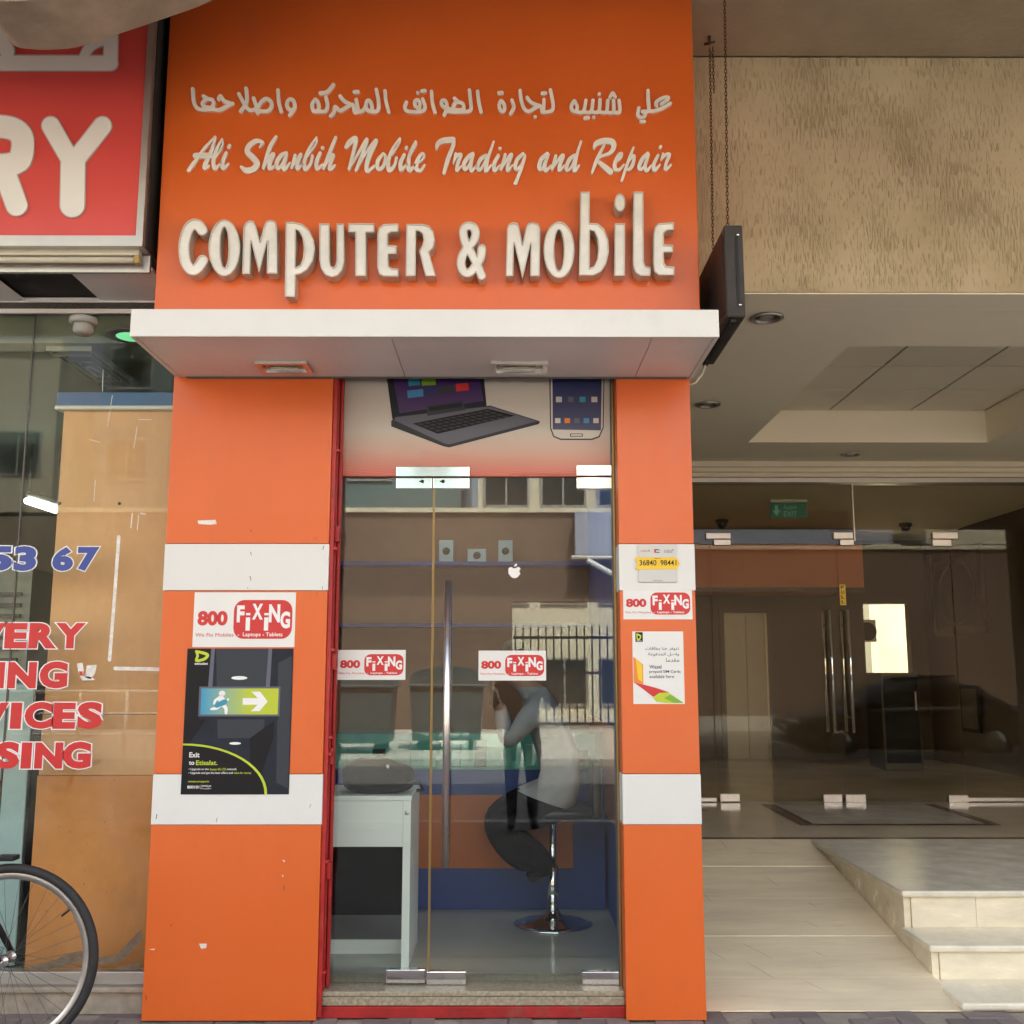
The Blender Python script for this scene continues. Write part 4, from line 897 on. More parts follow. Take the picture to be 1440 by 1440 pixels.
def patch(nm, px0, py0, px1, py1, par, key=None):
    a = at(px0, py0, -.014); b_ = at(px1, py1, -.014)
    o = box(nm, a.x, b_.x, -.014, .026, b_.z, a.z, 'chrome', par, bev=.002)
    if key:
        k = at(key[0], key[1], -.014)
        lathe('keyhole', [(.008, -.003), (.008, -.0002), (0, -.0002)][::-1], (k.x, -.014, k.z), 'black_plastic', o, 14, 'Y')
        box('key_slot', k.x - .014, k.x - .007, -.0165, -.0142, k.z - .003, k.z + .003, 'black_plastic', o)
    return o
patch('patch_fitting', 557, 656, 660, 670, tr_); patch('patch_fitting', 811, 654, 861, 669, tr_)
patch('patch_fitting', 557, 672, 607, 687, side, (594, 677)); patch('patch_fitting', 609, 672, 660, 687, door, (623, 677))
patch('patch_fitting', 811, 671, 861, 687, door)
patch('patch_fitting', 543, 1364, 597.5, 1383, side); patch('patch_fitting', 600, 1367, 655, 1385, door); patch('patch_fitting', 819, 1367, 872, 1385, door)
a = at(630, 817, -.06); b_ = at(630, 1220, -.06)
h = tube('pull_handle', [(a.x, -.06, b_.z), (a.x, -.06, a.z)], .0155, 'steel', door, 16)
for z in (b_.z + .2, a.z - .2): tube('standoff', [(a.x, -.046, z), (a.x, 0, z)], .009, 'chrome', h, 8)
# apple-shaped white sticker on the leaf: a bitten fruit with a leaf
ap = dict(strokes=[[(719, 805, 4.2), (718.5, 801, 3.6)], [(728, 805, 4.2), (728.5, 801, 3.6)], [(723.5, 806, 7)]], holes=[ell(733.4, 803.5, 3.1, 3.3)])
F_ = glyph_field(h=.25, **ap); px_solid('fruit_sticker', loops_of(F_), -.0012, -.0004, 'vinyl_white', door)
F_ = glyph_field([[(723.5, 796.4, .6), (725.2, 794.6, 1.5), (726.6, 793.2, .5)]], h=.2); px_solid('fruit_sticker_leaf', loops_of(F_), -.0012, -.0004, 'vinyl_white', door)
jamb = thing('door_jamb', (.475, 0, zs), 'slim metal jamb beside the glass door leaf', 'door frame')
box('jamb_post', .468, .4835, -.02, .05, zs + .001, 2.815, 'alu_dark', jamb); box('jamb_strip', .4665, .4678, -.012, .03, zs + .001, 2.815, 'blue_edge', jamb); box('jamb_strip', .472, .4795, -.0225, -.0205, zs + .001, 2.815, 'gold_edge', jamb)
gate = thing('folding_gate', (-.77, -.06, .01), 'red painted folding steel gate pushed to the pillar side', 'gate')
gx = [(-.784, -.766, -.130, -.105), (-.783, -.764, -.088, -.066), (-.762, -.750, -.060, -.030), (-.780, -.758, -.028, -.004)]
for i, (x0, x1, y0, y1) in enumerate(gx): box('gate_picket', x0, x1, y0, y1, .012 if i < 2 else zs + .004, 2.79, 'gate_red', gate, bev=.002)
for z in (.18, .62, 1.06, 1.13, 1.5, 1.94, 2.38): box('gate_link', -.785 + .002, -.752, -.128, -.100, z, z + .012, 'gate_red', gate); 
for z in (.55, 1.02, 1.42, 1.98): box('gate_bracket', -.766, -.748, -.100, -.062, z, z + .07, 'gate_red', gate, bev=.002)
box('gate_top_rail', -.7838, -.74, -.129, -.003, 2.79, 2.812, 'gate_red', gate)

# ------------------------------------------------------------------ stickers and posters
def fixing(px0, py0, px1, py1, Y, lab):
    a = at(px0, py0, Y); b_ = at(px1, py1, Y); x0, x1, z0, z1 = a.x, b_.x, b_.z, a.z
    o = box('shop_sticker', x0, x1, Y - .0012, Y - .0002, z0, z1, 'print_white'); tag(o, lab, 'sticker', 'red and white repair stickers')
    s = Sheet(x0, x1, z0, z1, Y - .0013)
    s.text('print_red', '800', .04, .34, .335, .61, .05)
    s.rrect('print_red', .395, .14, .97, .85, .10, .2, 1)
    for ch, u0, v0, u1, v1 in (('F', .425, .24, .50, .55), ('X', .575, .21, .68, .50), ('N', .74, .22, .85, .55), ('G', .855, .35, .95, .66)): s.text('vinyl_white', ch, u0, v0, u1, v1, .045, 2)
    for u in (.515, .695): s.rect('vinyl_white', u, .46, u + .042, .70, 2); s.rect('vinyl_white', u, .38, u + .042, .42, 2)
    s.text('print_red', 'We Fix Mobiles', .025, .745, .40, .81, .0); s.text('vinyl_white', '-  Laptops - Tablets', .44, .735, .88, .825, .015, 2)
    s.build(o, {'print_red': 'red_print', 'vinyl_white': 'white_print'})
fixing(274, 833, 414, 910, YF, 'large 800 FIXING sticker on the wide orange pillar above the dark poster')
fixing(876, 827, 974, 871, YF - .0005, '800 FIXING sticker on the narrow orange pillar above the white card poster')
fixing(475, 914, 570, 956, 0, '800 FIXING sticker on the fixed glass beside the red gate')
fixing(673, 915, 768, 957, 0, '800 FIXING sticker on the glass door leaf beside the steel handle')
# exit poster
a = at(268, 912, YF); b_ = at(411, 1117, YF); x0, x1, z0, z1 = at(268, 912, YF).x - .012, at(411, 912, YF).x + .006, b_.z, a.z
po = box('exit_poster', x0, x1, YF - .0035, YF - .0022, z0, z1, 'print_slate'); tag(po, 'dark poster with a lit exit sign picture on the wide orange pillar', 'poster')
s = Sheet(x0, x1, z0, z1, YF - .0036)
grad('exit_gradient', 'X', x0 + (x1 - x0) * .16, x0 + (x1 - x0) * .6, (.03, .30, .50), (.48, .56, .03))
s.poly('print_grey', [(.27, 0), (.80, 0), (.74, .62), (.32, .62)], 1); s.poly('print_black', [(0, 0), (.23, 0), (.2, .5), (.05, .66), (0, .66)], 1)
s.poly('print_grey', [(.86, .1), (.99, .05), (.99, .96), (.88, .92)], 1); s.poly('print_black', [(.62, .62), (.84, .5), (.84, .62), (.70, .95), (.64, .9)], 2)
for u in (.215, .755): s.poly('print_steel', [(u + .01, 0), (u + .045, 0), (u + .035, .27), (u - .005, .27)], 2)
s.ell('vinyl_white', .50, .205, .075, .013, 2); s.ell('vinyl_white', .485, .655, .055, .009, 2)
s.rect('print_slate', .14, .47, .88, .49, 3); s.rect('print_steel', .13, .265, .89, .47, 3); s.rect('exit_gradient', .15, .278, .873, .457, 4)
s.poly('vinyl_white', [(.54, .345), (.68, .345), (.62, .30), (.70, .30), (.775, .368), (.70, .435), (.62, .435), (.68, .39), (.54, .39)], 5)
s.ell('vinyl_white', .345, .312, .03, .019, 5)
asp = (z1 - z0) / (x1 - x0)
s.shape('vinyl_white', [[(.335, .342 * asp, .026), (.345, .385 * asp, .024)], [(.32, .342 * asp, .013), (.285, .36 * asp, .012), (.275, .382 * asp, .010)], [(.35, .345 * asp, .012), (.385, .362 * asp, .011), (.405, .352 * asp, .009)], [(.355, .388 * asp, .019), (.385, .412 * asp, .016), (.39, .447 * asp, .013)], [(.335, .388 * asp, .019), (.30, .412 * asp, .016), (.25, .420 * asp, .011)]], h=.004, k=5, asp=asp)
s.shape('print_teal', [[(.30, .395 * asp, .022), (.36, .375 * asp, .026), (.38, .365 * asp, .018)]], h=.004, k=6, asp=asp)
pts = [(0, .668)] + [(math.sin(q * R(90) / 12) * .79, 1.0 - math.cos(q * R(90) / 12) * .335) for q in range(13)]
arc_o = [(math.sin(q * R(90) / 14) * .80, 1.0 - math.cos(q * R(90) / 14) * .345) for q in range(15)]
arc_i = [(math.sin(q * R(90) / 14) * (.775), 1.0 - math.cos(q * R(90) / 14) * .332) for q in range(15)]
s.poly('print_lime', arc_o + arc_i[::-1], 4); s.poly('print_black', arc_i + [(0, 1.0)], 3)
s.text('vinyl_white', 'Exit', .065, .715, .16, .75, .02, 6); s.text('vinyl_white', 'to', .065, .775, .115, .80, .02, 6); s.text('print_lime', 'Etisalat.', .13, .77, .33, .802, .02, 6)
s.text('vinyl_white', '\u2022 Upgrade to the', .065, .822, .25, .84, .01, 6); s.text('print_lime', 'fastest 4G LTE', .26, .822, .41, .838, .01, 6); s.text('vinyl_white', 'network', .42, .822, .51, .836, .01, 6)
s.text('vinyl_white', '\u2022 Upgrade and get the best offers and', .065, .847, .475, .865, .01, 6); s.text('print_lime', 'value for money.', .485, .847, .65, .865, .01, 6)
s.text('print_lime', 'etisalat.ae/upgrade', .065, .905, .26, .922, .01, 6); s.text('vinyl_white', '800101', .06, .94, .17, .96, .02, 6); s.rect('vinyl_white', .185, .935, .188, .965, 6)
s.text('vinyl_white', 'etisalat.ae', .195, .935, .28, .947, .01, 6); s.text('vinyl_white', '\u0627\u062a\u0635\u0627\u0644\u0627\u062a', .195, .952, .28, .966, .01, 6)
s.shape('print_lime', [[(.085, .02 * asp, .012), (.17, .035 * asp, .014), (.195, .05 * asp, .013), (.16, .075 * asp, .014), (.09, .085 * asp, .012), (.10, .05 * asp, .012), (.085, .02 * asp, .012)]], h=.004, k=6, asp=asp)
s.text('vinyl_white', 'etisalat', .075, .097, .20, .113, .02, 6)
s.build(po, {'exit_gradient': 'lit_sign_print'})
# address plate
a = at(897, 766, YF - .004); b_ = at(952, 819, YF - .004)
ad = box('address_plate', a.x, b_.x, YF - .010, YF - .0045, b_.z, a.z, 'print_pale', bev=.0025); tag(ad, 'small grey address plate with a yellow 36840 98441 strip on the narrow pillar', 'plate')
s = Sheet(a.x, b_.x, b_.z, a.z, YF - .0103)
s.poly('print_yellow', [(-.09, .34), (.99, .34), (1.08, .5), (.99, .66), (-.09, .66), (-.02, .5)], 1)
s.text('print_black', '36840  98441', .03, .41, .99, .56, .012); s.text('print_black', 'MAKANI', .44, .355, .58, .385, .005)
s.text('print_red', '\ufe91\ufeaa\ufed1', .07, .13, .3, .2, .005); s.rect('print_red', .42, .12, .47, .22, 1); s.poly('print_black', [(.47, .12), (.56, .14), (.56, .16), (.47, .145)], 1); s.poly('print_black', [(.47, .2), (.56, .2), (.56, .22), (.47, .22)], 1)
s.text('print_grey', 'DUBAI', .68, .18, .88, .215, .005); s.text('print_grey', '\ufe91\ufeaa\ufed1', .68, .12, .92, .17, .005); s.rect('print_grey', .38, .945, .62, .955, 1)
s.build(ad, {})
# white sim card poster
a = at(889, 888, YF); b_ = at(963, 990, YF)
sp = box('card_poster', a.x, b_.x, YF - .0014, YF - .0003, b_.z, a.z, 'print_white'); tag(sp, 'white prepaid card poster with an orange and green swirl on the narrow pillar', 'poster')
s = Sheet(a.x, b_.x, b_.z, a.z, YF - .0015)
s.rect('print_black', .06, .01, .205, .145, 1); s.shape('print_lime', [[(.09, .04, .012), (.16, .06, .014), (.15, .10, .012), (.10, .11, .012), (.09, .04, .012)]], h=.004, k=2, asp=1.0)
s.text('print_white', 'etisalat', .08, .122, .185, .138, .01, 3)
for i, (w_, u0) in enumerate((('\u062a\u062a\u0648\u0641\u0631 \u0647\u0646\u0627 \u0628\u0637\u0627\u0642\u0627\u062a', .25), ('\u0648\u0627\u0635\u0644 \u0627\u0644\u0645\u062f\u0641\u0648\u0639\u0629', .30), ('\u0645\u0642\u062f\u0645\u0627\u064b', .65))):
    FORMS = {'\u062a': (0xfe95, 1), '\u0648': (0xfeed, 0), '\u0641': (0xfed1, 1), '\u0631': (0xfead, 0), '\u0647': (0xfee9, 1), '\u0646': (0xfee5, 1), '\u0627': (0xfe8d, 0), '\u0628': (0xfe8f, 1), '\u0637': (0xfec1, 1), '\u0642': (0xfed5, 1), '\u0635': (0xfeb9, 1), '\u0644': (0xfedd, 1), '\u0645': (0xfee1, 1), '\u062f': (0xfea9, 0), '\u0639': (0xfec9, 1), '\u0629': (0xfe93, 0)}
    out = ''
    for j, ch in enumerate(w_):
        if ch not in FORMS:
            if ch == ' ': out += ch
            continue
        base, dual = FORMS[ch]; pre = j > 0 and w_[j - 1] in FORMS and FORMS[w_[j - 1]][1] == 1; nx_ = dual and j + 1 < len(w_) and w_[j + 1] in FORMS
        out += chr(base + (1 if pre and not nx_ else 2 if nx_ and not pre else 3 if pre and nx_ else 0))
    s.text('print_grey', out[::-1], u0, .215 + .077 * i, .91, .268 + .077 * i, .004)
s.text('print_grey', 'Wasel', .32, .465, .56, .515, .012); s.text('print_grey', 'prepaid SIM Cards', .32, .535, .93, .585, .004); s.text('print_grey', 'available here', .32, .60, .80, .645, .004)
s.poly('print_orange', [(.01, .35), (.12, .41), (.20, .46), (.20, .73), (.10, .715), (.01, .70)], 1); s.poly('print_yellow', [(.06, .38), (.18, .46), (.18, .70), (.10, .66)], 2)
s.poly('print_red', [(.01, .70), (.18, .73), (.45, .78), (.70, .84), (.52, .90), (.38, .90), (.2, .80)], 2)
s.poly('print_lime', [(.38, .91), (.5, .85), (.68, .84), (.98, .985), (.70, .99), (.45, .97)], 3); s.poly('print_green', [(.60, .92), (.72, .87), (.98, .985), (.8, .985)], 4)
s.build(sp, {})

# ------------------------------------------------------------------ shop interior
YC = 1.42
room = thing('shop_room', (-.1, 1.4, .1), 'narrow shop room with blue and orange walls behind the glass door', 'room')
box('shop_floor', -1.29, .69, .165, 3.0, 0.02, .10, 'shop_floor', room)
box('shop_ceiling', -1.29, .69, .02, 3.0, 2.79, 2.81, 'white_paint', room)
box('rear_wall', -1.29, .69, 2.6, 2.7, .1, 2.79, 'shop_wall', room)
box('blue_side_wall', .56, .69, .05, 2.6, .1, 2.79, 'shop_blue', room); box('orange_wall_band', .553, .5595, .06, 2.6, .62, 1.12, 'shop_orange', room)
box('blue_side_wall', -1.295, -1.2, .12, 2.6, .1, 2.79, 'shop_blue', room); box('orange_wall_band', -1.1995, -1.193, .2, 2.6, .75, 1.3, 'shop_orange', room)
for py in (795, 880):
    z = at(670, py, 2.5).z; box('wall_shelf', -1.19, .55, 2.36, 2.599, z - .012, z + .012, 'shop_blue', room)
box('added_room_light', -.9, .2, 1.5, 1.62, 2.76, 2.789, 'added_shop_glow', room)  # added light strip, out of view, brightening the shop room
for i, (px, w_) in enumerate(((628, .10), (671, .13), (711, .10))):
    z = at(670, 795, 2.5).z + .0125; x = at(px, 790, 2.45).x
    t = thing('boxed_gadget', (x, 2.45, z), ('pale boxed webcam on the upper shop shelf', 'low pale gadget box between two webcams on the upper shelf', 'pale boxed webcam behind the fruit sticker on the upper shelf')[i], 'box', 'gadgets on the rear shelf')
    hh = .15 if w_ < .12 else .09
    box('box_body', x - w_ / 2, x + w_ / 2, 2.40, 2.52, z, z + hh, 'pale_blue', t, bev=.006); lathe('box_lens', [(0, -.004), (.022, -.004), (.026, -.0005)], (x, 2.40, z + hh * .5), 'black_plastic', t, 16, 'Y')
ct = thing('display_counter', (0, 1.6, .1), 'blue counter with an orange panel and a glass display top', 'counter')
zt_ = .86; zg = 1.06
box('counter_body', -1.18, .545, YC, YC + .5, .1, zt_, 'shop_blue', ct)
a = at(566, 1118, YC); b_ = at(806, 1221, YC); box('orange_panel', a.x, b_.x, YC - .006, YC - .0005, b_.z, a.z, 'shop_orange', ct, bev=.002)
box('case_front', -1.17, .54, YC + .005, YC + .011, zt_ + .001, zg, 'case_glass', ct); box('case_top', -1.175, .542, YC + .002, YC + .49, zg + .001, zg + .008, 'case_glass', ct)
box('case_base', -1.17, .54, YC + .012, YC + .48, zt_ + .001, zt_ + .008, 'case_lit_teal', ct)
box('case_rear', -1.17, .54, YC + .482, YC + .49, zt_ + .001, zg, 'case_lit_teal', ct)
rp = random.Random(9)
for i in range(11):
    x = -1.05 + i * .148; t = box('boxed_phone', x - .035, x + .035, YC + .10, YC + .16, zt_ + .0085, zt_ + .10 + rp.uniform(0, .06), ('print_white', 'pale_blue', 'print_grey', 'print_pale')[i % 4], None, bev=.004)
    tag(t, ('white', 'pale blue', 'dark', 'grey')[i % 4] + ' phone box standing in the glass display counter', 'box', ('white', 'pale blue', 'dark', 'grey')[i % 4] + ' phone boxes in the counter')
dk = thing('white_desk', (-.64, .45, .1), 'white desk with an open dark knee space just behind the side glass', 'desk')
xr_ = at(577, 1200, .27).x; xl_ = -1.18; zt2 = at(540, 1119, .27).z
box('desk_top', xl_, xr_ + .004, .266, .74, zt2 - .022, zt2, 'desk_white', dk, bev=.002)
zp = at(520, 1191, .27).z
box('apron_panel', xl_ + .02, xr_ - .036, .272, .288, zp, zt2 - .023, 'desk_white', dk, bev=.001); box('desk_leg', xr_ - .035, xr_, .27, .73, .1, zt2 - .0225, 'desk_white', dk, bev=.001)
box('desk_leg', xl_, xl_ + .03, .27, .73, .1, zt2 - .0225, 'desk_white', dk)
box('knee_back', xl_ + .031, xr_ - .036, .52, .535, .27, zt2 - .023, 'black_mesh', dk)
z1_ = at(520, 1322, .5).z; z0_ = at(520, 1345, .5).z; box('foot_rail', xl_ + .031, xr_ - .036, .50, .518, z0_, z1_, 'desk_white', dk, bev=.001)
k = at(575, 1143, .268); lathe('desk_lock', [(0, -.004), (.009, -.004), (.010, 0)], (xr_ - .018, .27, k.z), 'steel', dk, 14, 'Y')
# black bag on the desk
def blob(name, c, rx, ry, rz, m, parent=None, ex=2.6, seg=20, ring=12, fn=None):
    bm = bmesh.new(); V = []
    sg_ = lambda v, e: math.copysign(abs(v) ** e, v)
    for i in range(ring + 1):
        th = -math.pi / 2 + math.pi * i / ring; row = []
        for j in range(seg):
            ph = 2 * math.pi * j / seg; e = 2 / ex
            x = rx * sg_(math.cos(th), e) * sg_(math.cos(ph), e); y = ry * sg_(math.cos(th), e) * sg_(math.sin(ph), e); z = rz * sg_(math.sin(th), e)
            if fn: x, y, z = fn(x / rx, y / ry, z / rz); x *= rx; y *= ry; z *= rz
            row.append(bm.verts.new((c[0] + x, c[1] + y, c[2] + z)))
        V.append(row)
    for i in range(ring):
        for j in range(seg): bm.faces.new((V[i][j], V[i][(j + 1) % seg], V[i + 1][(j + 1) % seg], V[i + 1][j]))
    bmesh.ops.remove_doubles(bm, verts=bm.verts, dist=1e-5)
    return bm_obj(name, bm, m, parent, True)
bg0 = at(486, 1113, .42); bg1 = at(592, 1066, .42)
bag = thing('black_bag', ((bg0.x + bg1.x) / 2, .42, zt2), 'soft black carrying bag lying on the white desk', 'bag')
hb = bg1.z - zt2
blob('bag_body', ((bg0.x + bg1.x) / 2 - .02, .42, zt2 + hb * .5), (bg1.x - bg0.x) / 2 - .01, .13, hb * .5, 'black_cloth', bag, 3.4, 28, 14, lambda x, y, z: (x, y * (1 - .1 * z), z * (1 - .22 * max(0, x)) - .22 * max(0, x) + .05 * math.sin(9 * x) * max(0, z)))
tube('bag_strap', [(bg1.x - .06, .33, zt2 + .05), (bg1.x + .0, .31, zt2 + .06), (bg1.x + .02, .32, zt2 + .02), (bg1.x - .01, .36, zt2 + .014)], .008, 'black_cloth', bag, 8)
lathe('bag_buckle', [(0, -.006), (.010, -.005), (.011, 0)], ((bg0.x + bg1.x) / 2 + .03, .31, zt2 + hb * .8), 'steel', bag, 12, 'Y')
# bar stool
sb_ = atz(778, 1300, .1); SX, SY = sb_.x, sb_.y
zseat = at(790, 1148, SY).z
stl = thing('bar_stool', (SX, SY, .1), 'black padded bar stool on a chrome pedestal', 'stool')
lathe('pedestal_base', [(.205, 0), (.207, .006), (.17, .016), (.09, .030), (.045, .05), (.03, .075)], (SX, SY, .1005), 'chrome', stl, 36)
lathe('pedestal_post', [(.030, .075), (.028, .30), (.019, .302), (.019, zseat - .115), (.05, zseat - .112), (.05, zseat - .10)], (SX, SY, .1), 'chrome', stl, 20)
bm = bmesh.new(); add_tube(bm, [(SX, SY, .40), (SX - .10, SY - .10, .39), (SX - .17, SY - .04, .385), (SX - .17, SY + .04, .385), (SX - .10, SY + .10, .39), (SX, SY, .40)], .009, 8); bm_obj('foot_rest', bm, 'chrome', stl, True)
blob('seat_pad', (SX + .03, SY, zseat + .03), .21, .19, .035, 'black_leather', stl, 4)
box('low_backrest', SX + .20, SX + .25, SY - .19, SY + .19, zseat + .0, zseat + .30, 'black_leather', stl, bev=.02)

# ================================================================== THE SHOP ON THE LEFT
LZ0, LZ1 = at(100, 1365, 0).z, at(100, 438, 0).z
XJ = at(30, 700, 0).x
lw_ = thing('dusty_shop_window', (-3.2, 0, 0), 'dusty frameless shop window with red and blue vinyl lettering', 'shop window')
box('glass_pane', XJ + .003, -1.5, 0, .012, LZ0, LZ1, 'left_glass', lw_); box('glass_pane', XJ - 1.4, XJ - .003, 0, .012, LZ0, LZ1, 'left_glass', lw_); box('glass_pane', XJ - 3.2, XJ - 1.406, 0, .012, LZ0, LZ1, 'left_glass', lw_)
box('silicone_joint', XJ - .0028, XJ + .0028, -.001, .013, LZ0, LZ1, 'alu_dark', lw_)
zf = at(100, 1385, -.02).z
box('bottom_frame', -6.6, -1.5, -.02, .04, zf, LZ0, 'alu', lw_, bev=.002); box('top_frame', -6.6, -1.5, -.03, .04, LZ1, LZ1 + .035, 'alu_dark', lw_, bev=.002)
box('side_frame', -6.7, -6.6, -.02, .04, 0, LZ1, 'alu', lw_)
led = thing('window_ledge', (-3.5, 0, 0), 'chipped stone ledge under the dusty shop window', 'ledge')
box('ledge_slab', -7.0, -1.5, -.055, .10, .085, zf - .001, 'ledge', led, bev=.006); box('ledge_riser', -7.0, -1.5, -.035, .09, -.005, .0845, 'ledge', led, bev=.004)
# vinyl letters
VT = [('vinyl_blue', [('5', -18, 768, 16, 803), ('3', 21, 768, 50, 803), ('6', 75, 769, 102, 803), ('7', 110, 769, 138, 803)]),
      ('vinyl_red', [('V', -37, 876, 6, 912), ('E', 8, 876, 37, 912), ('R', 42, 876, 79, 912), ('Y', 79, 876, 119, 912), ('I', -8, 931, 5, 968), ('N', 12, 931, 50, 968), ('G', 57, 930, 94, 968),
                     ('V', -28, 988, 10, 1025), ('I', 16, 988, 29, 1025), ('C', 36, 987, 72, 1025), ('E', 76, 988, 105, 1025), ('S', 110, 987, 143, 1025),
                     ('S', -5, 1043, 26, 1081), ('I', 31, 1044, 43, 1081), ('N', 50, 1044, 87, 1081), ('G', 90, 1043, 127, 1081)])]
def vin(ch, bx, m, off, Y, name, parent):
    me = text_mesh(ch, .06); co0 = mesh_xy(me); a, b_ = co0.min(0), co0.max(0)
    if off: bpy.data.meshes.remove(me); me = text_mesh(ch, .06 + off)
    p0 = at(bx[0], bx[1], Y); p1 = at(bx[2], bx[3], Y)
    for v in me.vertices:
        u = (v.co.x - a[0]) / (b_[0] - a[0]); w = (v.co.y - a[1]) / (b_[1] - a[1])
        v.co = (p0.x + (p1.x - p0.x) * u, Y, p1.z + (p0.z - p1.z) * w)
    return link(name, me, m, parent)
for m, ls in VT:
    for ch, *bx in ls:
        o = vin(ch, bx, 'vinyl_white', .030, -.0006, 'vinyl_letter', lw_); vin(ch, bx, m, 0, -.0012, 'letter_fill', o)
# dust banked along the foot of the board
for q in ([(38, 1364), (52, 1356), (72, 1352), (92, 1343), (118, 1338), (140, 1346), (162, 1344), (180, 1326), (199, 1306), (199, 1324), (184, 1340), (168, 1354), (138, 1357), (110, 1352), (88, 1360), (60, 1364)], [(150, 1364), (176, 1358), (198, 1352), (198, 1364)]):
    scrap('dust_patch', q, -.0003, 'dust', lw_, .0003)
dr = random.Random(21)
for k_ in range(26):
    px, py = dr.uniform(45, 195), dr.uniform(1095, 1330); a_ = dr.uniform(.5, 1.3); scrap('dust_speck', [(px + a_ * math.cos(t_) * dr.uniform(.6, 1.5), py + a_ * math.sin(t_) * dr.uniform(.6, 1.3)) for t_ in (0, 1.2, 2.4, 3.6, 4.9)], -.0003, 'dust', lw_, .0003)
# old tape and torn sticker on the glass
def strip(pts, w, name='tape_strip', m='paper_scrap', Y=-.0005):
    F_ = glyph_field([[(x, y, w) for x, y in pts]], h=.3); px_solid(name, loops_of(F_), Y - .0004, Y, m, lw_)
strip([(167, 755), (161, 840), (154, 928)], 2.4); strip([(162, 940), (224, 941)], 2.6)
strip([(145, 520), (144, 550)], .42); strip([(126, 618), (140, 622)], .4); strip([(158, 556), (151, 600)], .36); strip([(195, 590), (213, 590)], .5); strip([(193, 600), (188, 630)], .4); strip([(134, 675), (132, 705)], .4); strip([(186, 722), (184, 742)], .8); strip([(195, 724), (193, 745)], .6); strip([(198, 722), (204, 723)], 1.0)
for q in ([(108, 933), (116, 932), (118, 942), (115, 952), (110, 945)], [(122, 936), (136, 935), (134, 946), (128, 955), (120, 953), (121, 944)], [(112, 950), (128, 952), (134, 956), (116, 957)]):
    scrap('torn_sticker', q, -.0004, 'paper_scrap', lw_, .0004)
scrap('torn_sticker', [(111, 944), (116, 944), (116, 950), (112, 950)], -.001, 'vinyl_red', lw_, .0004)
# soffit and tube lamp below the red sign
Yr = -.50
rs = thing('red_sign_box', (-3.0, Yr, 3.2), 'red light box sign in a silver frame with big white letters', 'sign')
zr0 = at(100, 333, Yr).z; zr1 = at(100, 346, Yr - .012).z; xr1 = -1.535
box('sign_body', -6.4, xr1 - .001, Yr + .004, -.03, zr1 - .0, ZS - .026, 'alu', rs); box('sign_face', -6.38, xr1 - .030, Yr - .004, Yr + .0035, zr0, ZS - .028, 'red_face', rs)
boxes('sign_frame', [(-6.41, xr1, Yr - .016, Yr + .003, zr1 - .001, zr0 - .001), (xr1 - .029, xr1, Yr - .0162, Yr + .003, zr0 - .001, ZS - .027)], 'alu', rs)
box('side_flange', xr1 - .002, xr1 + .006, Yr + .02, -.12, zr1 + .01, ZS - .027, 'box_dark', rs)
RL = lambda pts, r: [(u / 3, v / 3, r / 3) for u, v in pts]
for gd in ([RL([(214, 530), (306, 690)], 37), RL([(432, 530), (306, 690)], 37), RL([(308, 690), (305, 865)], 50)],
           [RL([(-110, 535), (-110, 865)], 45), RL([(-110, 540), (20, 535), (85, 565), (95, 630), (60, 690), (-110, 700)], 46), RL([(10, 700), (70, 865)], 44)],
           [RL([(-200, 265), (465, 265)], 30), RL([(465, 265), (468, 60)], 28), RL([(350, 245), (380, 195), (440, 172), (470, 175)], 18), RL([(-60, 60), (30, 215)], 30)]):
    st_ = gd; F_ = glyph_field(st_, h=.6)
    o = px_solid('sign_letter', loops_of(F_, -1.6), Yr - .010, Yr - .0042, 'red_letter_edge', rs); px_solid('letter_face', loops_of(F_), Yr - .016, Yr - .0102, 'red_letter', o)
sf = thing('boarded_soffit', (-3.5, -.25, 3.1), 'boarded soffit with a dark open panel under the red sign', 'soffit')
zso = 3.115
xo0, xo1 = atz(0, 400, zso).x, atz(128, 410, zso).x
boxes('soffit_board', [(-6.4, xo0 - .35, -.40, -.03, zso, zso + .012), (xo1, -1.53, -.40, -.03, zso, zso + .012)], 'canopy_grey', sf)
box('panel_void', xo0 - .4, xo1 + .05, -.41, -.02, zso + .02, zso + .03, 'dark_gap', sf)
mesh('hanging_board', bxv(xo0 - .34, xo0 + .02, -.39, -.04, zso - .004, zso + .004), BF, 'canopy_grey', sf)
box('front_trim', -6.4, -1.532, -.425, -.402, zso - .02, zr1 - .004, 'alu', sf, bev=.003); box('rear_trim', -6.4, -1.51, -.030, -.012, zso - .06, zso + .014, 'canopy_grey', sf)
tb = thing('tube_lamp', (-3, -.46, 3.1), 'unlit fluorescent batten lamp hung below the red sign', 'lamp')
zl = at(100, 366, -.46).z; xe = at(196, 366, -.46).x
box('lamp_batten', -3.4, xe, -.475, -.43, zl + .018, zl + .05, 'tube_off', tb, bev=.004); tube('lamp_tube', [(-3.38, -.462, zl), (xe - .02, -.462, zl)], .0135, 'tube_off', tb, 12)
box('lamp_holder', xe - .018, xe + .004, -.478, -.445, zl - .018, zl + .0185, 'gold_edge', tb, bev=.003)
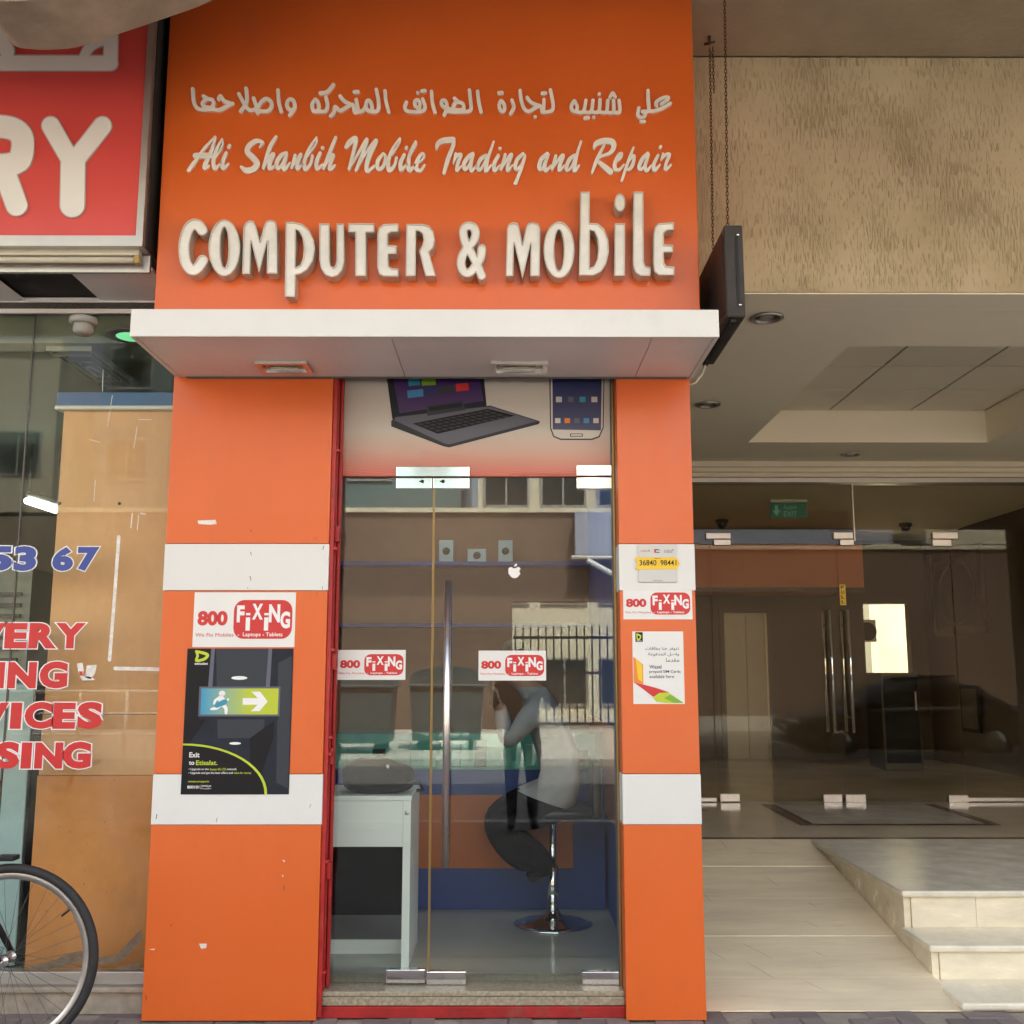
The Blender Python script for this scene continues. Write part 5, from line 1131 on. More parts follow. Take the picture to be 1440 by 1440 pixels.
# interior
li = thing('dusty_shop_room', (-4, 2, .1), 'dim shop room with a dark green ceiling behind the dusty lettered window', 'room')
zlc = 2.93
box('room_ceiling', -6.9, -1.48, .05, 5.5, zlc, zlc + .04, 'left_ceiling', li); box('room_floor', -6.9, -1.48, .10, 5.5, .02, .12, 'left_floor', li); box('rear_wall', -6.9, -1.48, 5.5, 5.6, .1, 3.0, 'left_wall', li); box('far_side_wall', -7.0, -6.9, .1, 5.5, .1, 3.0, 'left_wall', li)
box('head_panel', -6.9, -1.5, .03, .05, zlc - .001, 3.1, 'left_ceiling', li); box('orange_wall_band', -6.8, -1.49, 5.47, 5.499, 1.75, 2.3, 'shop_orange', li)
bd = thing('display_board', (-1.8, .2, .1), 'tall tan board with a blue head rail behind the dusty window', 'board')
YB = .17; b0 = at(75, 800, YB).x
zb1 = at(150, 578, YB).z; zb2 = at(150, 553, YB).z; zlow = at(150, 1090, YB).z; zmid = at(150, 1004, YB).z
xbl0, xbl1 = at(77, 600, YB).x, at(62, 1200, YB).x
box('tan_panel', b0 - .0, -1.485, YB, YB + .02, zmid, zb1, 'tan_board', bd, bev=.002); box('tan_panel', b0 - .004, -1.484, YB, YB + .022, zlow, zmid - .003, 'tan_board', bd, bev=.002); box('orange_panel', b0 - .008, -1.484, YB - .004, YB + .02, .125, zlow - .002, 'tan_board_low', bd, bev=.002)
box('blue_head', b0 - .03, -1.485, YB - .02, YB + .04, zb1 + .022, zb2, 'band_blue', bd, bev=.003); box('white_rail', b0 - .035, -1.484, YB - .03, YB + .045, zb1 + .001, zb1 + .021, 'print_white', bd, bev=.006)
for px in (84, 168): 
    q = at(px, 708, YB); lathe('screw_cap', [(0, -.004), (.007, -.003), (.008, 0)], (q.x, YB, q.z), 'brown_stone', bd, 10, 'Y')
cbn = thing('pale_cabinet', (-2.4, .4, .1), 'scratched pale blue cabinet behind the dusty window', 'cabinet')
xc = at(38, 1150, .20).x; zcb = at(20, 962, .20).z
box('cabinet_body', xc - .62, xc - .012, .20, .62, .125, zcb, 'pale_blue', cbn, bev=.006); box('cabinet_seal', xc - .0115, xc, .205, .62, .13, zcb - .01, 'black_plastic', cbn); box('cabinet_foot', xc - .6, xc - .03, .22, .6, .119, .1248, 'black_plastic', cbn)
vt = thing('ceiling_vent', (-2, .9, zlc), 'square slatted air vent in the ceiling behind the dusty window', 'vent')
v0 = atz(50, 486, zlc); v1 = atz(160, 510, zlc)
vx0, vx1, vy0, vy1 = v0.x + .05, v1.x, v0.y, v0.y + .62
for i in range(7):
    f_ = i / 7 * .5
    x0, x1, y0, y1 = vx0 + (vx1 - vx0) * f_, vx1 - (vx1 - vx0) * f_, vy0 + (vy1 - vy0) * f_, vy1 - (vy1 - vy0) * f_
    if x1 - x0 < .06: break
    w_ = .018; dz = .012 * (i % 2) + .004
    boxes('vent_slat', [(x0, x1, y0, y0 + w_, zlc - .02 - dz, zlc - .001), (x0, x1, y1 - w_, y1, zlc - .02 - dz, zlc - .001), (x0, x0 + w_, y0 + w_, y1 - w_, zlc - .0198 - dz, zlc - .0012), (x1 - w_, x1, y0 + w_, y1 - w_, zlc - .0198 - dz, zlc - .0012)], 'left_wall' if i % 2 == 0 else 'alu_dark', vt)
c = atz(118, 448, zlc); sm = thing('smoke_detector', c, 'round smoke detector on the ceiling behind the dusty window', 'smoke detector')
lathe('detector_base', [(.058, -.0005), (.06, -.02), (.05, -.028), (0, -.028)], c, 'left_wall', sm, 20); lathe('detector_head', [(.042, -.0285), (.042, -.06), (.034, -.072), (0, -.074)], c, 'left_wall', sm, 20)
c = atz(186, 470, zlc); dn = thing('lit_downlight', c, 'glowing green downlight in the ceiling behind the dusty window', 'downlight')
lathe('trim_ring', [(.09, -.001), (.11, -.003), (.112, -.012), (.092, -.014)], c, 'alu_dark', dn, 24); lathe('glowing_lens', [(0, -.02), (.06, -.017), (.09, -.008)], c, 'green_lit', dn, 24)
q0 = at(38, 704, 2.2); q1 = at(78, 717, 2.0)
tl = thing('lit_tube_lamp', q0, 'glowing fluorescent tube hanging behind the dusty window', 'lamp')
tube('glowing_tube', [q0, q1], .022, 'tube_lit', tl, 10); tube('lamp_body', [q0 + Vector((0, .02, .045)), q1 + Vector((0, .02, .045))], .02, 'left_wall', tl, 8); tube('lamp_hanger', [q0 + Vector((0, .02, .05)), Vector((q0.x, q0.y + .02, zlc))], .006, 'alu_dark', tl, 6); tube('lamp_hanger', [q1 + Vector((0, .02, .05)), Vector((q1.x, q1.y + .02, zlc))], .006, 'alu_dark', tl, 6)
shl = thing('slatted_shelf_unit', (-2.9, 1.6, .12), 'tall grey slatted cupboard behind the dusty window', 'cupboard')
xq0, xq1 = at(-40, 830, 1.6).x, at(44, 830, 1.6).x; zq = at(20, 800, 1.6).z
box('cupboard_body', xq0, xq1, 1.6, 2.0, .12, zq, 'left_wall', shl)
for i in range(22):
    z = .5 + i * (zq - .6) / 22; box('slat', xq0 + .05, xq1 - .05, 1.575, 1.598, z, z + .022, 'alu_dark', shl)

# ================================================================== HANGING DARK SIGN BOX WITH CHAINS
Yh0, Yh1 = -.68, -.03
a = at(1018, 316, Yh0); b_ = at(1049, 446, Yh0)
hx0, hx1, hz0, hz1 = a.x, b_.x, b_.z, a.z
hsn = thing('hanging_sign_box', ((hx0 + hx1) / 2, (Yh0 + Yh1) / 2, hz0), 'dark weathered projecting sign box hung on rusty chains', 'sign')
box('sign_casing', hx0, hx1, Yh0, Yh1, hz0, hz1, 'box_dark', hsn, bev=.008)
box('end_rib', hx1 - .033, hx1 - .022, Yh0 - .004, Yh0 - .0005, hz0 + .05, hz1 - .05, 'black_plastic', hsn); box('side_face', hx0 - .004, hx0 - .0005, Yh0 + .03, Yh1 - .03, hz0 + .03, hz1 - .03, 'black_plastic', hsn)
box('bottom_channel', hx0 + .02, hx1 - .035, Yh0 + .02, Yh1 - .02, hz0 - .012, hz0 - .0005, 'black_plastic', hsn)
for z in (hz1 - .045, hz0 + .05): lathe('screw_head', [(0, -.005), (.006, -.004), (.0075, 0)], (hx1 - .022, Yh0 - .004, z), 'chrome', hsn, 10, 'Y')
bm = bmesh.new(); add_tube(bm, [(hx0 + .03, Yh1 - .03, hz0 - .002), (hx0 + .01, Yh1 - .06, hz0 - .06), (hx0 - .02, Yh1 - .05, hz0 - .10), (hx0 - .07, Yh1 - .04, hz0 - .115)], .006, 6); bm_obj('loose_cable', bm, 'tube_off', hsn, True)
def chain(x, y, z0, z1, x1=None):
    bm = bmesh.new(); n = int((z1 - z0) / .017); x1 = x if x1 is None else x1
    for i in range(n):
        f_ = (i + .5) / n; zc = z0 + (z1 - z0) * f_; xc_ = x + (x1 - x) * f_; pts = []
        for k in range(9):
            an = 2 * math.pi * k / 8; u = .0048 * math.cos(an); w = .0118 * math.sin(an)
            pts.append((xc_ + (u if i % 2 else 0), y + (0 if i % 2 else u), zc + w))
        add_tube(bm, pts, .0017, 5, False)
    o = bm_obj('chain', bm, 'rust', hsn, True); o['kind'] = 'stuff'; return o
xm_ = (hx0 + hx1) / 2 - .012
chain(at(1023, 313, Yh0 + .06).x, Yh0 + .06, hz1, ZS - .03, at(1020, 5, Yh0 + .06).x)
c2 = at(998, 62, -.16); chain(at(1002, 345, -.16).x, -.16, hz1 + .0, c2.z - .02, c2.x)
chain(c2.x + .012, -.165, c2.z - .25, c2.z - .02)
bm = bmesh.new(); add_tube(bm, [(c2.x, -.16, ZS - .02), (c2.x, -.16, c2.z), (c2.x - .025, -.16, c2.z), (c2.x + .025, -.16, c2.z + .012)], .006, 6); bm_obj('ceiling_hook', bm, 'rust', hsn, True)

# ================================================================== BICYCLE
hub = at(9, 1351, -.53); BX, BY, RW = hub.x, -.53, .345
bike = thing('bicycle', (BX - .5, BY, 0), 'black bicycle parked in front of the dusty shop window', 'bicycle')
HZ = RW
def torus(bm, c, R_, r_, seg=64, s2=10, prof=None):
    rings = []
    for i in range(seg):
        a_ = 2 * math.pi * i / seg; row = []
        for j in range(s2):
            b2 = 2 * math.pi * j / s2; rad = R_ + r_ * math.cos(b2); row.append(bm.verts.new((c[0] + rad * math.cos(a_), c[1] + r_ * .95 * math.sin(b2), c[2] + rad * math.sin(a_))))
        rings.append(row)
    for i in range(seg):
        for j in range(s2): bm.faces.new((rings[i][j], rings[i][(j + 1) % s2], rings[(i + 1) % seg][(j + 1) % s2], rings[(i + 1) % seg][j]))
spm = None
def wheel(x, nm='wheel'):
    global spm
    c = (x, BY, HZ); bm = bmesh.new(); torus(bm, c, RW - .017, .017, 80, 12); w = bm_obj('wheel_tyre', bm, 'rubber', bike, True)
    bm = bmesh.new(); rr = []
    for (rad, yy) in ((RW - .034, -.011), (RW - .05, -.012), (RW - .056, -.006), (RW - .056, .006), (RW - .05, .012), (RW - .034, .011)): rr.append((rad, yy))
    add_lathe(bm, rr, c, 80, 'Y'); bmesh.ops.delete(bm, geom=[f for f in bm.faces if len(f.verts) > 6], context='FACES_ONLY'); bm_obj('rim', bm, 'steel', w, True)
    lathe('hub', [(.0, -.052), (.006, -.052), (.008, -.042), (.008, -.036), (.022, -.034), (.022, -.030), (.012, -.028), (.012, .028), (.022, .030), (.022, .034), (.008, .036), (.008, .05), (0, .05)], c, 'steel', w, 16, 'Y')
    for i in range(32):
        a_ = 2 * math.pi * (i + .5) / 32; s_ = 1 if i % 2 else -1; tw = a_ + (.9 if (i // 2) % 2 else -.9)
        p0 = (c[0] + .02 * math.cos(tw), c[1] + s_ * .031, c[2] + .02 * math.sin(tw)); p1 = (c[0] + (RW - .054) * math.cos(a_), c[1] + s_ * .002, c[2] + (RW - .054) * math.sin(a_))
        tube('spoke', [p0, p1], .0009, 'alu_dark', w, 5)
    a_ = R(38); p0 = (c[0] + (RW - .055) * math.cos(a_), BY, c[2] + (RW - .055) * math.sin(a_)); p1 = (c[0] + (RW - .095) * math.cos(a_), BY, c[2] + (RW - .095) * math.sin(a_)); tube('valve', [p0, p1], .004, 'black_plastic', w, 8)
    return w
wheel(BX); wheel(BX - 1.03)
hd = Vector((BX - .27, BY, .80)); hl = Vector((BX - .215, BY, .69)); bb = Vector((BX - .60, BY, .29)); stp = Vector((BX - .76, BY, .80))
for s_ in (-1, 1): tube('fork_blade', [hl + Vector((0, s_ * .035, -.02)), Vector((BX - .10, BY + s_ * .055, .50)), Vector((BX, BY + s_ * .055, HZ))], [.014, .014, .010], 'black_plastic', bike)
tube('frame_tube', [hd, hl], .019, 'black_plastic', bike); tube('frame_tube', [hl, bb], .019, 'black_plastic', bike); tube('frame_tube', [hd + Vector((.01, 0, -.03)), stp], .016, 'black_plastic', bike); tube('frame_tube', [bb, stp + Vector((-.04, 0, .06))], .016, 'black_plastic', bike)
for s_ in (-1, 1): tube('rear_stay', [bb + Vector((0, s_ * .02, 0)), Vector((BX - 1.03, BY + s_ * .055, HZ))], .009, 'black_plastic', bike); tube('rear_stay', [stp + Vector((0, s_ * .015, -.03)), Vector((BX - 1.03, BY + s_ * .055, HZ))], .008, 'black_plastic', bike)
box('brake_caliper', BX - .06, BX + .012, BY - .03, BY + .03, RW * 2 + .012, RW * 2 + .030, 'black_plastic', bike, bev=.004)
tube('brake_arm', [(BX - .05, BY, RW * 2 + .02), hl + Vector((0, 0, .02))], .008, 'black_plastic', bike)
tube('handlebar', [hd + Vector((.06, -.28, .16)), hd + Vector((.05, -.05, .15)), hd + Vector((.05, .05, .15)), hd + Vector((.06, .28, .16))], .012, 'black_plastic', bike); tube('stem', [hd, hd + Vector((.05, 0, .15))], .013, 'black_plastic', bike)
blob('saddle', stp + Vector((-.06, 0, .13)), .13, .07, .03, 'black_leather', bike, 2.4, 18, 8, lambda x, y, z: (x, y * (.62 - .38 * x), z)); tube('seat_post', [stp, stp + Vector((-.05, 0, .11))], .012, 'steel', bike)
lathe('chainring', [(0, -.004), (.085, -.004), (.09, 0), (.085, .004), (0, .004)], (bb.x, BY - .05, bb.z), 'steel', bike, 30, 'Y')
for s_ in (-1, 1): cr = tube('crank', [bb + Vector((0, s_ * .06, 0)), bb + Vector((s_ * .17, s_ * .07, 0))], .009, 'steel', bike, 8); box('pedal', bb.x + s_ * .17 - .045, bb.x + s_ * .17 + .045, BY + s_ * .11 - .035, BY + s_ * .11 + .035, bb.z - .01, bb.z + .01, 'black_plastic', cr, bev=.003)

# ================================================================== PEOPLE
def skinned(name, J, edges, root, matfn, mats, parent=None, sub=2, cuts=()):
    names = list(J); me = bpy.data.meshes.new(name); me.from_pydata([J[n_][0] for n_ in names], [(names.index(a), names.index(b)) for a, b in edges], [])
    o = bpy.data.objects.new(name, me); COL.objects.link(o)
    o.modifiers.new('s', 'SKIN'); sm_ = o.modifiers.new('u', 'SUBSURF'); sm_.levels = sub; sm_.render_levels = sub
    for i, n_ in enumerate(names):
        r_ = J[n_][1]; me.skin_vertices[0].data[i].radius = (r_, r_) if not isinstance(r_, tuple) else r_
        me.skin_vertices[0].data[i].use_root = n_ == root
    out = bpy.data.meshes.new_from_object(o.evaluated_get(bpy.context.evaluated_depsgraph_get())); bpy.data.objects.remove(o)
    if cuts:
        bm = bmesh.new(); bm.from_mesh(out)
        for co_, no_ in cuts: bmesh.ops.bisect_plane(bm, geom=bm.verts[:] + bm.edges[:] + bm.faces[:], plane_co=co_, plane_no=no_)
        bm.to_mesh(out); bm.free()
    for m in mats: out.materials.append(MAT[m])
    for p in out.polygons: p.use_smooth = True; p.material_index = matfn(p.center)
    return out
def join_meshes(a, others):
    bm = bmesh.new(); bm.from_mesh(a)
    for m in others: bm.from_mesh(m)
    bm.to_mesh(a); bm.free(); return a
def keep_link(name, me, parent=None):
    mats = list(me.materials); idx = [p.material_index for p in me.polygons]
    o = link(name, me, None, parent); return o
def fingers(root, tips_dir, side, curl, mats, matfn):
    """four fingers and a thumb rooted in the palm at root; returns meshes"""
    res = []; fwd, across, down = tips_dir
    for i, L in enumerate((.070, .078, .073, .058)):
        p = root + across * (.022 - .0145 * i) * side + fwd * .035
        J = {'a': (tuple(p - fwd * .02), .009), 'b': (tuple(p + fwd * L * .45), .0085), 'c': (tuple(p + fwd * L * .62 + curl * L * .30), .0078), 'd': (tuple(p + fwd * L * .60 + curl * L * .58), .0068)}
        res.append(skinned('f', J, [('a', 'b'), ('b', 'c'), ('c', 'd')], 'a', matfn, mats, sub=1))
    p = root + across * .03 * side
    J = {'a': (tuple(p - fwd * .012), .011), 'b': (tuple(p + across * .022 * side + fwd * .018), .0105), 'c': (tuple(p + across * .026 * side + fwd * .05 + curl * .012), .0085)}
    res.append(skinned('f', J, [('a', 'b'), ('b', 'c')], 'a', matfn, mats, sub=1)); return res
def head_bits(c, f, par, hair=True, R_=.088):
    """nose, ears, eyes, mouth and hair as children of the body; f = facing unit vector"""
    s = Vector((-f.y, f.x, 0)); up = Vector((0, 0, 1))
    for q in (-1, 1): lathe('eye', [(0, -.006), (.009, -.003), (.011, .002)], c + f * (R_ * .93) + s * .032 * q + up * .005, 'hair', par, 10, 'Y')
    if hair:
        bm = bmesh.new(); V = []
        for i in range(9):
            th = R(90 - i * 13.0); row = []
            for j in range(20):
                ph = 2 * math.pi * j / 20; d_ = Vector((math.cos(ph), math.sin(ph), 0)); fr = d_.dot(f); t_ = th if fr < .35 else max(th, R(28))
                row.append(bm.verts.new(c + (d_ * math.cos(t_) * R_ * 1.03 * (1.12 if fr * fr > .5 else 1.0) + up * math.sin(t_) * .128 + up * .005)))
            V.append(row)
        for i in range(8):
            for j in range(20): bm.faces.new((V[i][j], V[i][(j + 1) % 20], V[i + 1][(j + 1) % 20], V[i + 1][j]))
        bmesh.ops.remove_doubles(bm, verts=bm.verts, dist=1e-4); bm_obj('hair', bm, 'hair', par, True)
# the photographer, seen only in the door glass: standing behind the lens with the phone raised in both hands
px_, py_ = .13, -5.02
ph0 = Vector((0.0, -4.69, 1.405))
J = {'pel': ((px_, py_, .84), .135), 'wai': ((px_, py_, 1.0), .125), 'che': ((px_, py_ + .01, 1.18), .15), 'ntop': ((px_, py_ + .02, 1.32), .075), 'nec': ((px_ - .01, py_ + .05, 1.37), .05), 'chin': ((px_ - .02, py_ + .09, 1.42), .07), 'hed': ((px_ - .02, py_ + .085, 1.49), .088), 'top': ((px_ - .02, py_ + .07, 1.55), .07), 'nose': ((px_ - .02, py_ + .185, 1.475), .014),
     'hipL': ((px_ - .09, py_, .78), .105), 'kneL': ((px_ - .10, py_ + .03, .44), .065), 'ankL': ((px_ - .10, py_, .09), .045), 'toeL': ((px_ - .11, py_ + .15, .04), .04),
     'hipR': ((px_ + .09, py_, .78), .105), 'kneR': ((px_ + .09, py_ + .01, .44), .065), 'ankR': ((px_ + .09, py_ - .03, .09), .045), 'toeR': ((px_ + .11, py_ + .12, .04), .04),
     'shL': ((px_ - .17, py_ + .01, 1.27), .068), 'elL': ((px_ - .23, py_ + .16, 1.08), .048), 'wrL': ((px_ - .22, py_ + .29, 1.33), .031), 'haL': ((-.075, ph0.y - .02, 1.385), .026),
     'shR': ((px_ + .18, py_ + .01, 1.27), .068), 'elR': ((px_ + .31, py_ + .10, 1.11), .048), 'wrR': ((px_ + .06, py_ + .28, 1.33), .031), 'haR': ((.075, ph0.y - .02, 1.385), .026)}
E_ = [('pel', 'wai'), ('wai', 'che'), ('che', 'ntop'), ('ntop', 'nec'), ('nec', 'chin'), ('chin', 'hed'), ('hed', 'top'), ('hed', 'nose'), ('pel', 'hipL'), ('hipL', 'kneL'), ('kneL', 'ankL'), ('ankL', 'toeL'), ('pel', 'hipR'), ('hipR', 'kneR'), ('kneR', 'ankR'), ('ankR', 'toeR'), ('che', 'shL'), ('shL', 'elL'), ('elL', 'wrL'), ('wrL', 'haL'), ('che', 'shR'), ('shR', 'elR'), ('elR', 'wrR'), ('wrR', 'haR')]
def pm(c):
    if c.z < .13: return 3
    if c.z < .80: return 1
    if c.z > 1.355 and c.y > py_ - .1 and abs(c.x - px_) < .14 and c.y < py_ + .22: return 2
    if c.y > py_ + .265 and c.z > 1.30: return 2
    return 0
pmats = ['dark_top', 'trousers', 'skin', 'black_leather']
body = skinned('person', J, E_, 'pel', pm, pmats, cuts=[((0, 0, .13), (0, 0, 1)), ((0, 0, .80), (0, 0, 1)), ((0, 0, 1.355), (0, 0, 1))])
for sdx, hx in ((-1, -.075), (1, .075)):
    body = join_meshes(body, fingers(Vector((hx, ph0.y - .02, 1.385)), (Vector((-.15 * sdx, .25, .95)).normalized(), Vector((-1 * sdx, 0, .1)).normalized(), None), 1, Vector((-.8 * sdx, .35, 0)), pmats, lambda c: 2))
ppl = keep_link('person', body); tag(ppl, 'person in dark clothes standing and taking the photo, mirrored in the door glass', 'person')
head_bits(Vector((px_ - .02, py_ + .085, 1.49)), Vector((0, 1, 0)), ppl)
phn = box('mobile_phone', -.075, .075, ph0.y - .004, ph0.y + .004, 1.368, 1.445, 'black_plastic', None, bev=.003); tag(phn, 'dark phone held sideways in both hands of the person taking the photo', 'phone')
lathe('phone_lens', [(0, .0046), (.005, .0046), (.0055, .0042)], (0, ph0.y, 1.411), 'steel', phn, 10, 'Y')
# the customer in black seated on the bar stool, side on to the door
sx_, sy_, sz_ = SX + .02, SY, zseat + .105
kn = at(666, 1158, SY - .05); ft = at(770, 1232, SY - .05)
def sp_(px, py, dy=0.0):
    v = at(px, py, sy_ + dy); return v
hip = sp_(800, 1112); shd = sp_(752, 978); hdc = sp_(724, 938)
J = {'pel': ((hip.x, sy_, hip.z), .135), 'wai': ((hip.x - .02, sy_, hip.z + .16), .125), 'che': ((shd.x + .05, sy_, shd.z - .12), .145), 'ntop': ((shd.x, sy_, shd.z + .0), .085), 'nec': ((shd.x - .04, sy_, shd.z + .05), .052), 'chin': ((hdc.x - .0, sy_, hdc.z - .05), .066), 'hed': ((hdc.x, sy_, hdc.z + .02), .085), 'top': ((hdc.x + .02, sy_, hdc.z + .08), .068), 'nose': ((hdc.x - .105, sy_, hdc.z - .02), .013)}
E_ = [('pel', 'wai'), ('wai', 'che'), ('che', 'ntop'), ('ntop', 'nec'), ('nec', 'chin'), ('chin', 'hed'), ('hed', 'top'), ('hed', 'nose')]
arms = {'A': (-.17, sp_(713, 1046, -.2), sp_(703, 988, -.12), -.22, -.12), 'B': (.17, sp_(786, 1046, .2), sp_(805, 1085, .1), .24, .13)}
for s_, y_ in (('A', -.09), ('B', .09)):
    J['hip' + s_] = ((hip.x - .06, sy_ + y_, hip.z - .03), .125); J['kne' + s_] = ((kn.x + .095, sy_ + y_, kn.z + .01), .122); J['shi' + s_] = (((kn.x + ft.x) / 2 + .03, sy_ + y_ * .9, (kn.z + ft.z) / 2), .108); J['ank' + s_] = ((ft.x, sy_ + y_ * .8, ft.z + .05), .065); J['toe' + s_] = ((ft.x - .11, sy_ + y_ * .8, ft.z - .01), .036)
    sy2, el, ha, ey, hy = arms[s_]
    J['sho' + s_] = ((shd.x + .01, sy_ + sy2, shd.z - .06), .07); J['elb' + s_] = ((el.x, sy_ + ey, el.z), .055)
    J['wri' + s_] = ((ha.x + (el.x - ha.x) * .22, sy_ + hy, ha.z + (el.z - ha.z) * .22), .038); J['han' + s_] = ((ha.x, sy_ + hy, ha.z), .027)
    E_ += [('pel', 'hip' + s_), ('hip' + s_, 'kne' + s_), ('kne' + s_, 'shi' + s_), ('shi' + s_, 'ank' + s_), ('ank' + s_, 'toe' + s_), ('che', 'sho' + s_), ('sho' + s_, 'elb' + s_), ('elb' + s_, 'wri' + s_), ('wri' + s_, 'han' + s_)]
hA = arms['A'][2]
def sm2(c):
    if c.z > shd.z + .045: return 1
    if (c - Vector((hA.x, sy_ - .12, hA.z))).length < .05: return 1
    if c.z < ft.z + .005: return 2
    if (c - hem_co).dot(hem_no) > 0: return 3
    return 0
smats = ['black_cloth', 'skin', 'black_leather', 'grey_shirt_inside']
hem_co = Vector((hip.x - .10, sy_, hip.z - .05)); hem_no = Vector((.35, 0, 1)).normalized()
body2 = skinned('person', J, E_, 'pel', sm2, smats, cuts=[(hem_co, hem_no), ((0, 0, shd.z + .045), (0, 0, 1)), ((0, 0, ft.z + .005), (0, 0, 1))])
body2 = join_meshes(body2, fingers(Vector((hA.x, sy_ - .12, hA.z)), (Vector((-.25, .1, .95)).normalized(), Vector((0, 1, 0)), None), 1, Vector((-.7, .2, 0)), smats, lambda c: 1))
pm2 = box('mobile_phone', hA.x - .055, hA.x - .040, sy_ - .155, sy_ - .085, hA.z - .01, hA.z + .14, 'black_plastic', None, bev=.003); tag(pm2, 'dark phone held near the face by the seated person in grey', 'phone')
p2 = keep_link('person', body2); tag(p2, 'person in a grey top and black trousers sitting sideways on the bar stool', 'person')
head_bits(Vector((hdc.x, sy_, hdc.z + .02)), Vector((-1, 0, 0)), p2)

# ================================================================== ACROSS THE STREET (seen in the glass)
YW = -22.0
fw = thing('opposite_wall', (-4, YW, 0), 'long brown stone wall across the street', 'wall')
box('wall_section', -26, 0.1, YW - .4, YW, -.02, 5.5, 'wall_brown', fw); box('wall_section', 5.2, 30, YW - .4, YW, -.02, 5.5, 'wall_brown', fw); box('wall_head', .1, 5.2, YW - .4, YW, 3.2, 5.5, 'wall_brown', fw)
box('wall_coping', -26, 30, YW - .5, YW + .08, 5.502, 5.62, 'wall_cream', fw)
gt = thing('barred_gate', (2.6, YW - .2, 0), 'black barred gate in the wall across the street', 'gate')
for i in range(26): x = .18 + i * .197; box('gate_bar', x - .018, x + .018, YW - .22, YW - .18, .08, 2.6, 'gate_black', gt)
for z in (.08, 1.35, 2.25): box('gate_rail', .12, 5.18, YW - .24, YW - .16, z, z + .07, 'gate_black', gt)
def house(name, x0, x1, y0, y1, h, wallm, lab, nx, nz, z0=7.8):
    t = thing(name, ((x0 + x1) / 2, (y0 + y1) / 2, 0), lab, 'building'); box('wall', x0, x1, y0, y1, -.02, h, wallm, t); box('roof_parapet', x0 - .1, x1 + .1, y1 - .3, y1 + .12, h + .002, h + .4, wallm, t)
    for i in range(nx):
        for k in range(nz):
            cx = x0 + (x1 - x0) * (i + .5) / nx; z = z0 + k * 3.2
            if z + 1.6 > h: continue
            w = boxes('window', [(cx - .75, cx - .68, y1 + .002, y1 + .06, z, z + 1.5), (cx + .68, cx + .75, y1 + .002, y1 + .06, z, z + 1.5), (cx - .68, cx + .68, y1 + .002, y1 + .06, z + 1.43, z + 1.5), (cx - .68, cx + .68, y1 + .002, y1 + .06, z, z + .07), (cx - .03, cx + .03, y1 + .002, y1 + .055, z + .07, z + 1.43)], 'alu', t)
            box('pane', cx - .68, cx + .68, y1 + .004, y1 + .02, z + .07, z + 1.43, 'window_dark', w)
    return t
house('apartment_block', -1.0, 4.6, -36, -29, 12, 'wall_cream', 'cream block with white framed windows behind the barred gate', 3, 3, .35)
house('apartment_block', -14, -1.6, -40, -30, 13, 'wall_teal', 'dark teal block behind the brown street wall', 6, 3)
house('apartment_block', 5.4, 16, -38, -30, 13.5, 'wall_bluegrey', 'blue grey block behind the brown street wall', 5, 3)
house('apartment_block', -34, -15, -42, -29, 12, 'wall_cream', 'wide cream block at the far end of the street wall', 8, 3)
house('apartment_block', 17, 36, -42, -29, 12, 'wall_cream', 'wide cream block beyond the blue grey block', 8, 3)
aw = thing('awning', (3.2, YW + .5, 3.2), 'pale blue awning box with a white strut on the street wall', 'awning')
box('awning_box', 1.7, 4.2, YW + .002, YW + .5, 4.35, 5.45, 'wall_bluegrey', aw); tube('awning_strut', [(2.0, YW + .55, 4.2), (3.9, YW + .9, 3.1)], .07, 'white_paint', aw); tube('awning_bar', [(1.6, YW + .5, 4.28), (4.2, YW + .5, 4.28)], .05, 'white_paint', aw)
def dumpster(x, y, lab):
    t = thing('waste_bin', (x, y, 0), lab, 'bin', 'wheeled bins across the street')
    prof = [(-.62, .18), (-.68, 1.15), (.68, 1.15), (.62, .18)]
    prism_y('bin_body', [(x + a_, b2 - .02) for a_, b2 in prof], y - .5, y + .5, 'bin_green', t); box('bin_rim', x - .74, x + .74, y - .56, y + .56, 1.132, 1.19, 'bin_green', t, bev=.02)
    lid = [(x - .70, 1.192), (x - .66, 1.36), (x - .4, 1.48), (x, 1.53), (x + .4, 1.48), (x + .66, 1.36), (x + .70, 1.192)]
    prism_y('bin_lid', lid, y - .52, y + .52, 'bin_green', t)
    for dx in (-.45, .45):
        for dy in (-.38, .38): lathe('bin_wheel', [(0, -.03), (.09, -.03), (.10, 0), (.09, .03), (0, .03)], (x + dx, y + dy, .08), 'rubber', t, 16, 'Y'); 
    for dx in (-.45, .45): box('wheel_fork', x + dx - .03, x + dx + .03, y - .42, y + .42, .112, .165, 'alu_dark', t)
dumpster(-2.75, -14.6, 'dark green wheeled bin across the street, farther from the gate'); dumpster(-1.15, -15.4, 'dark green wheeled bin across the street, nearer the gate')
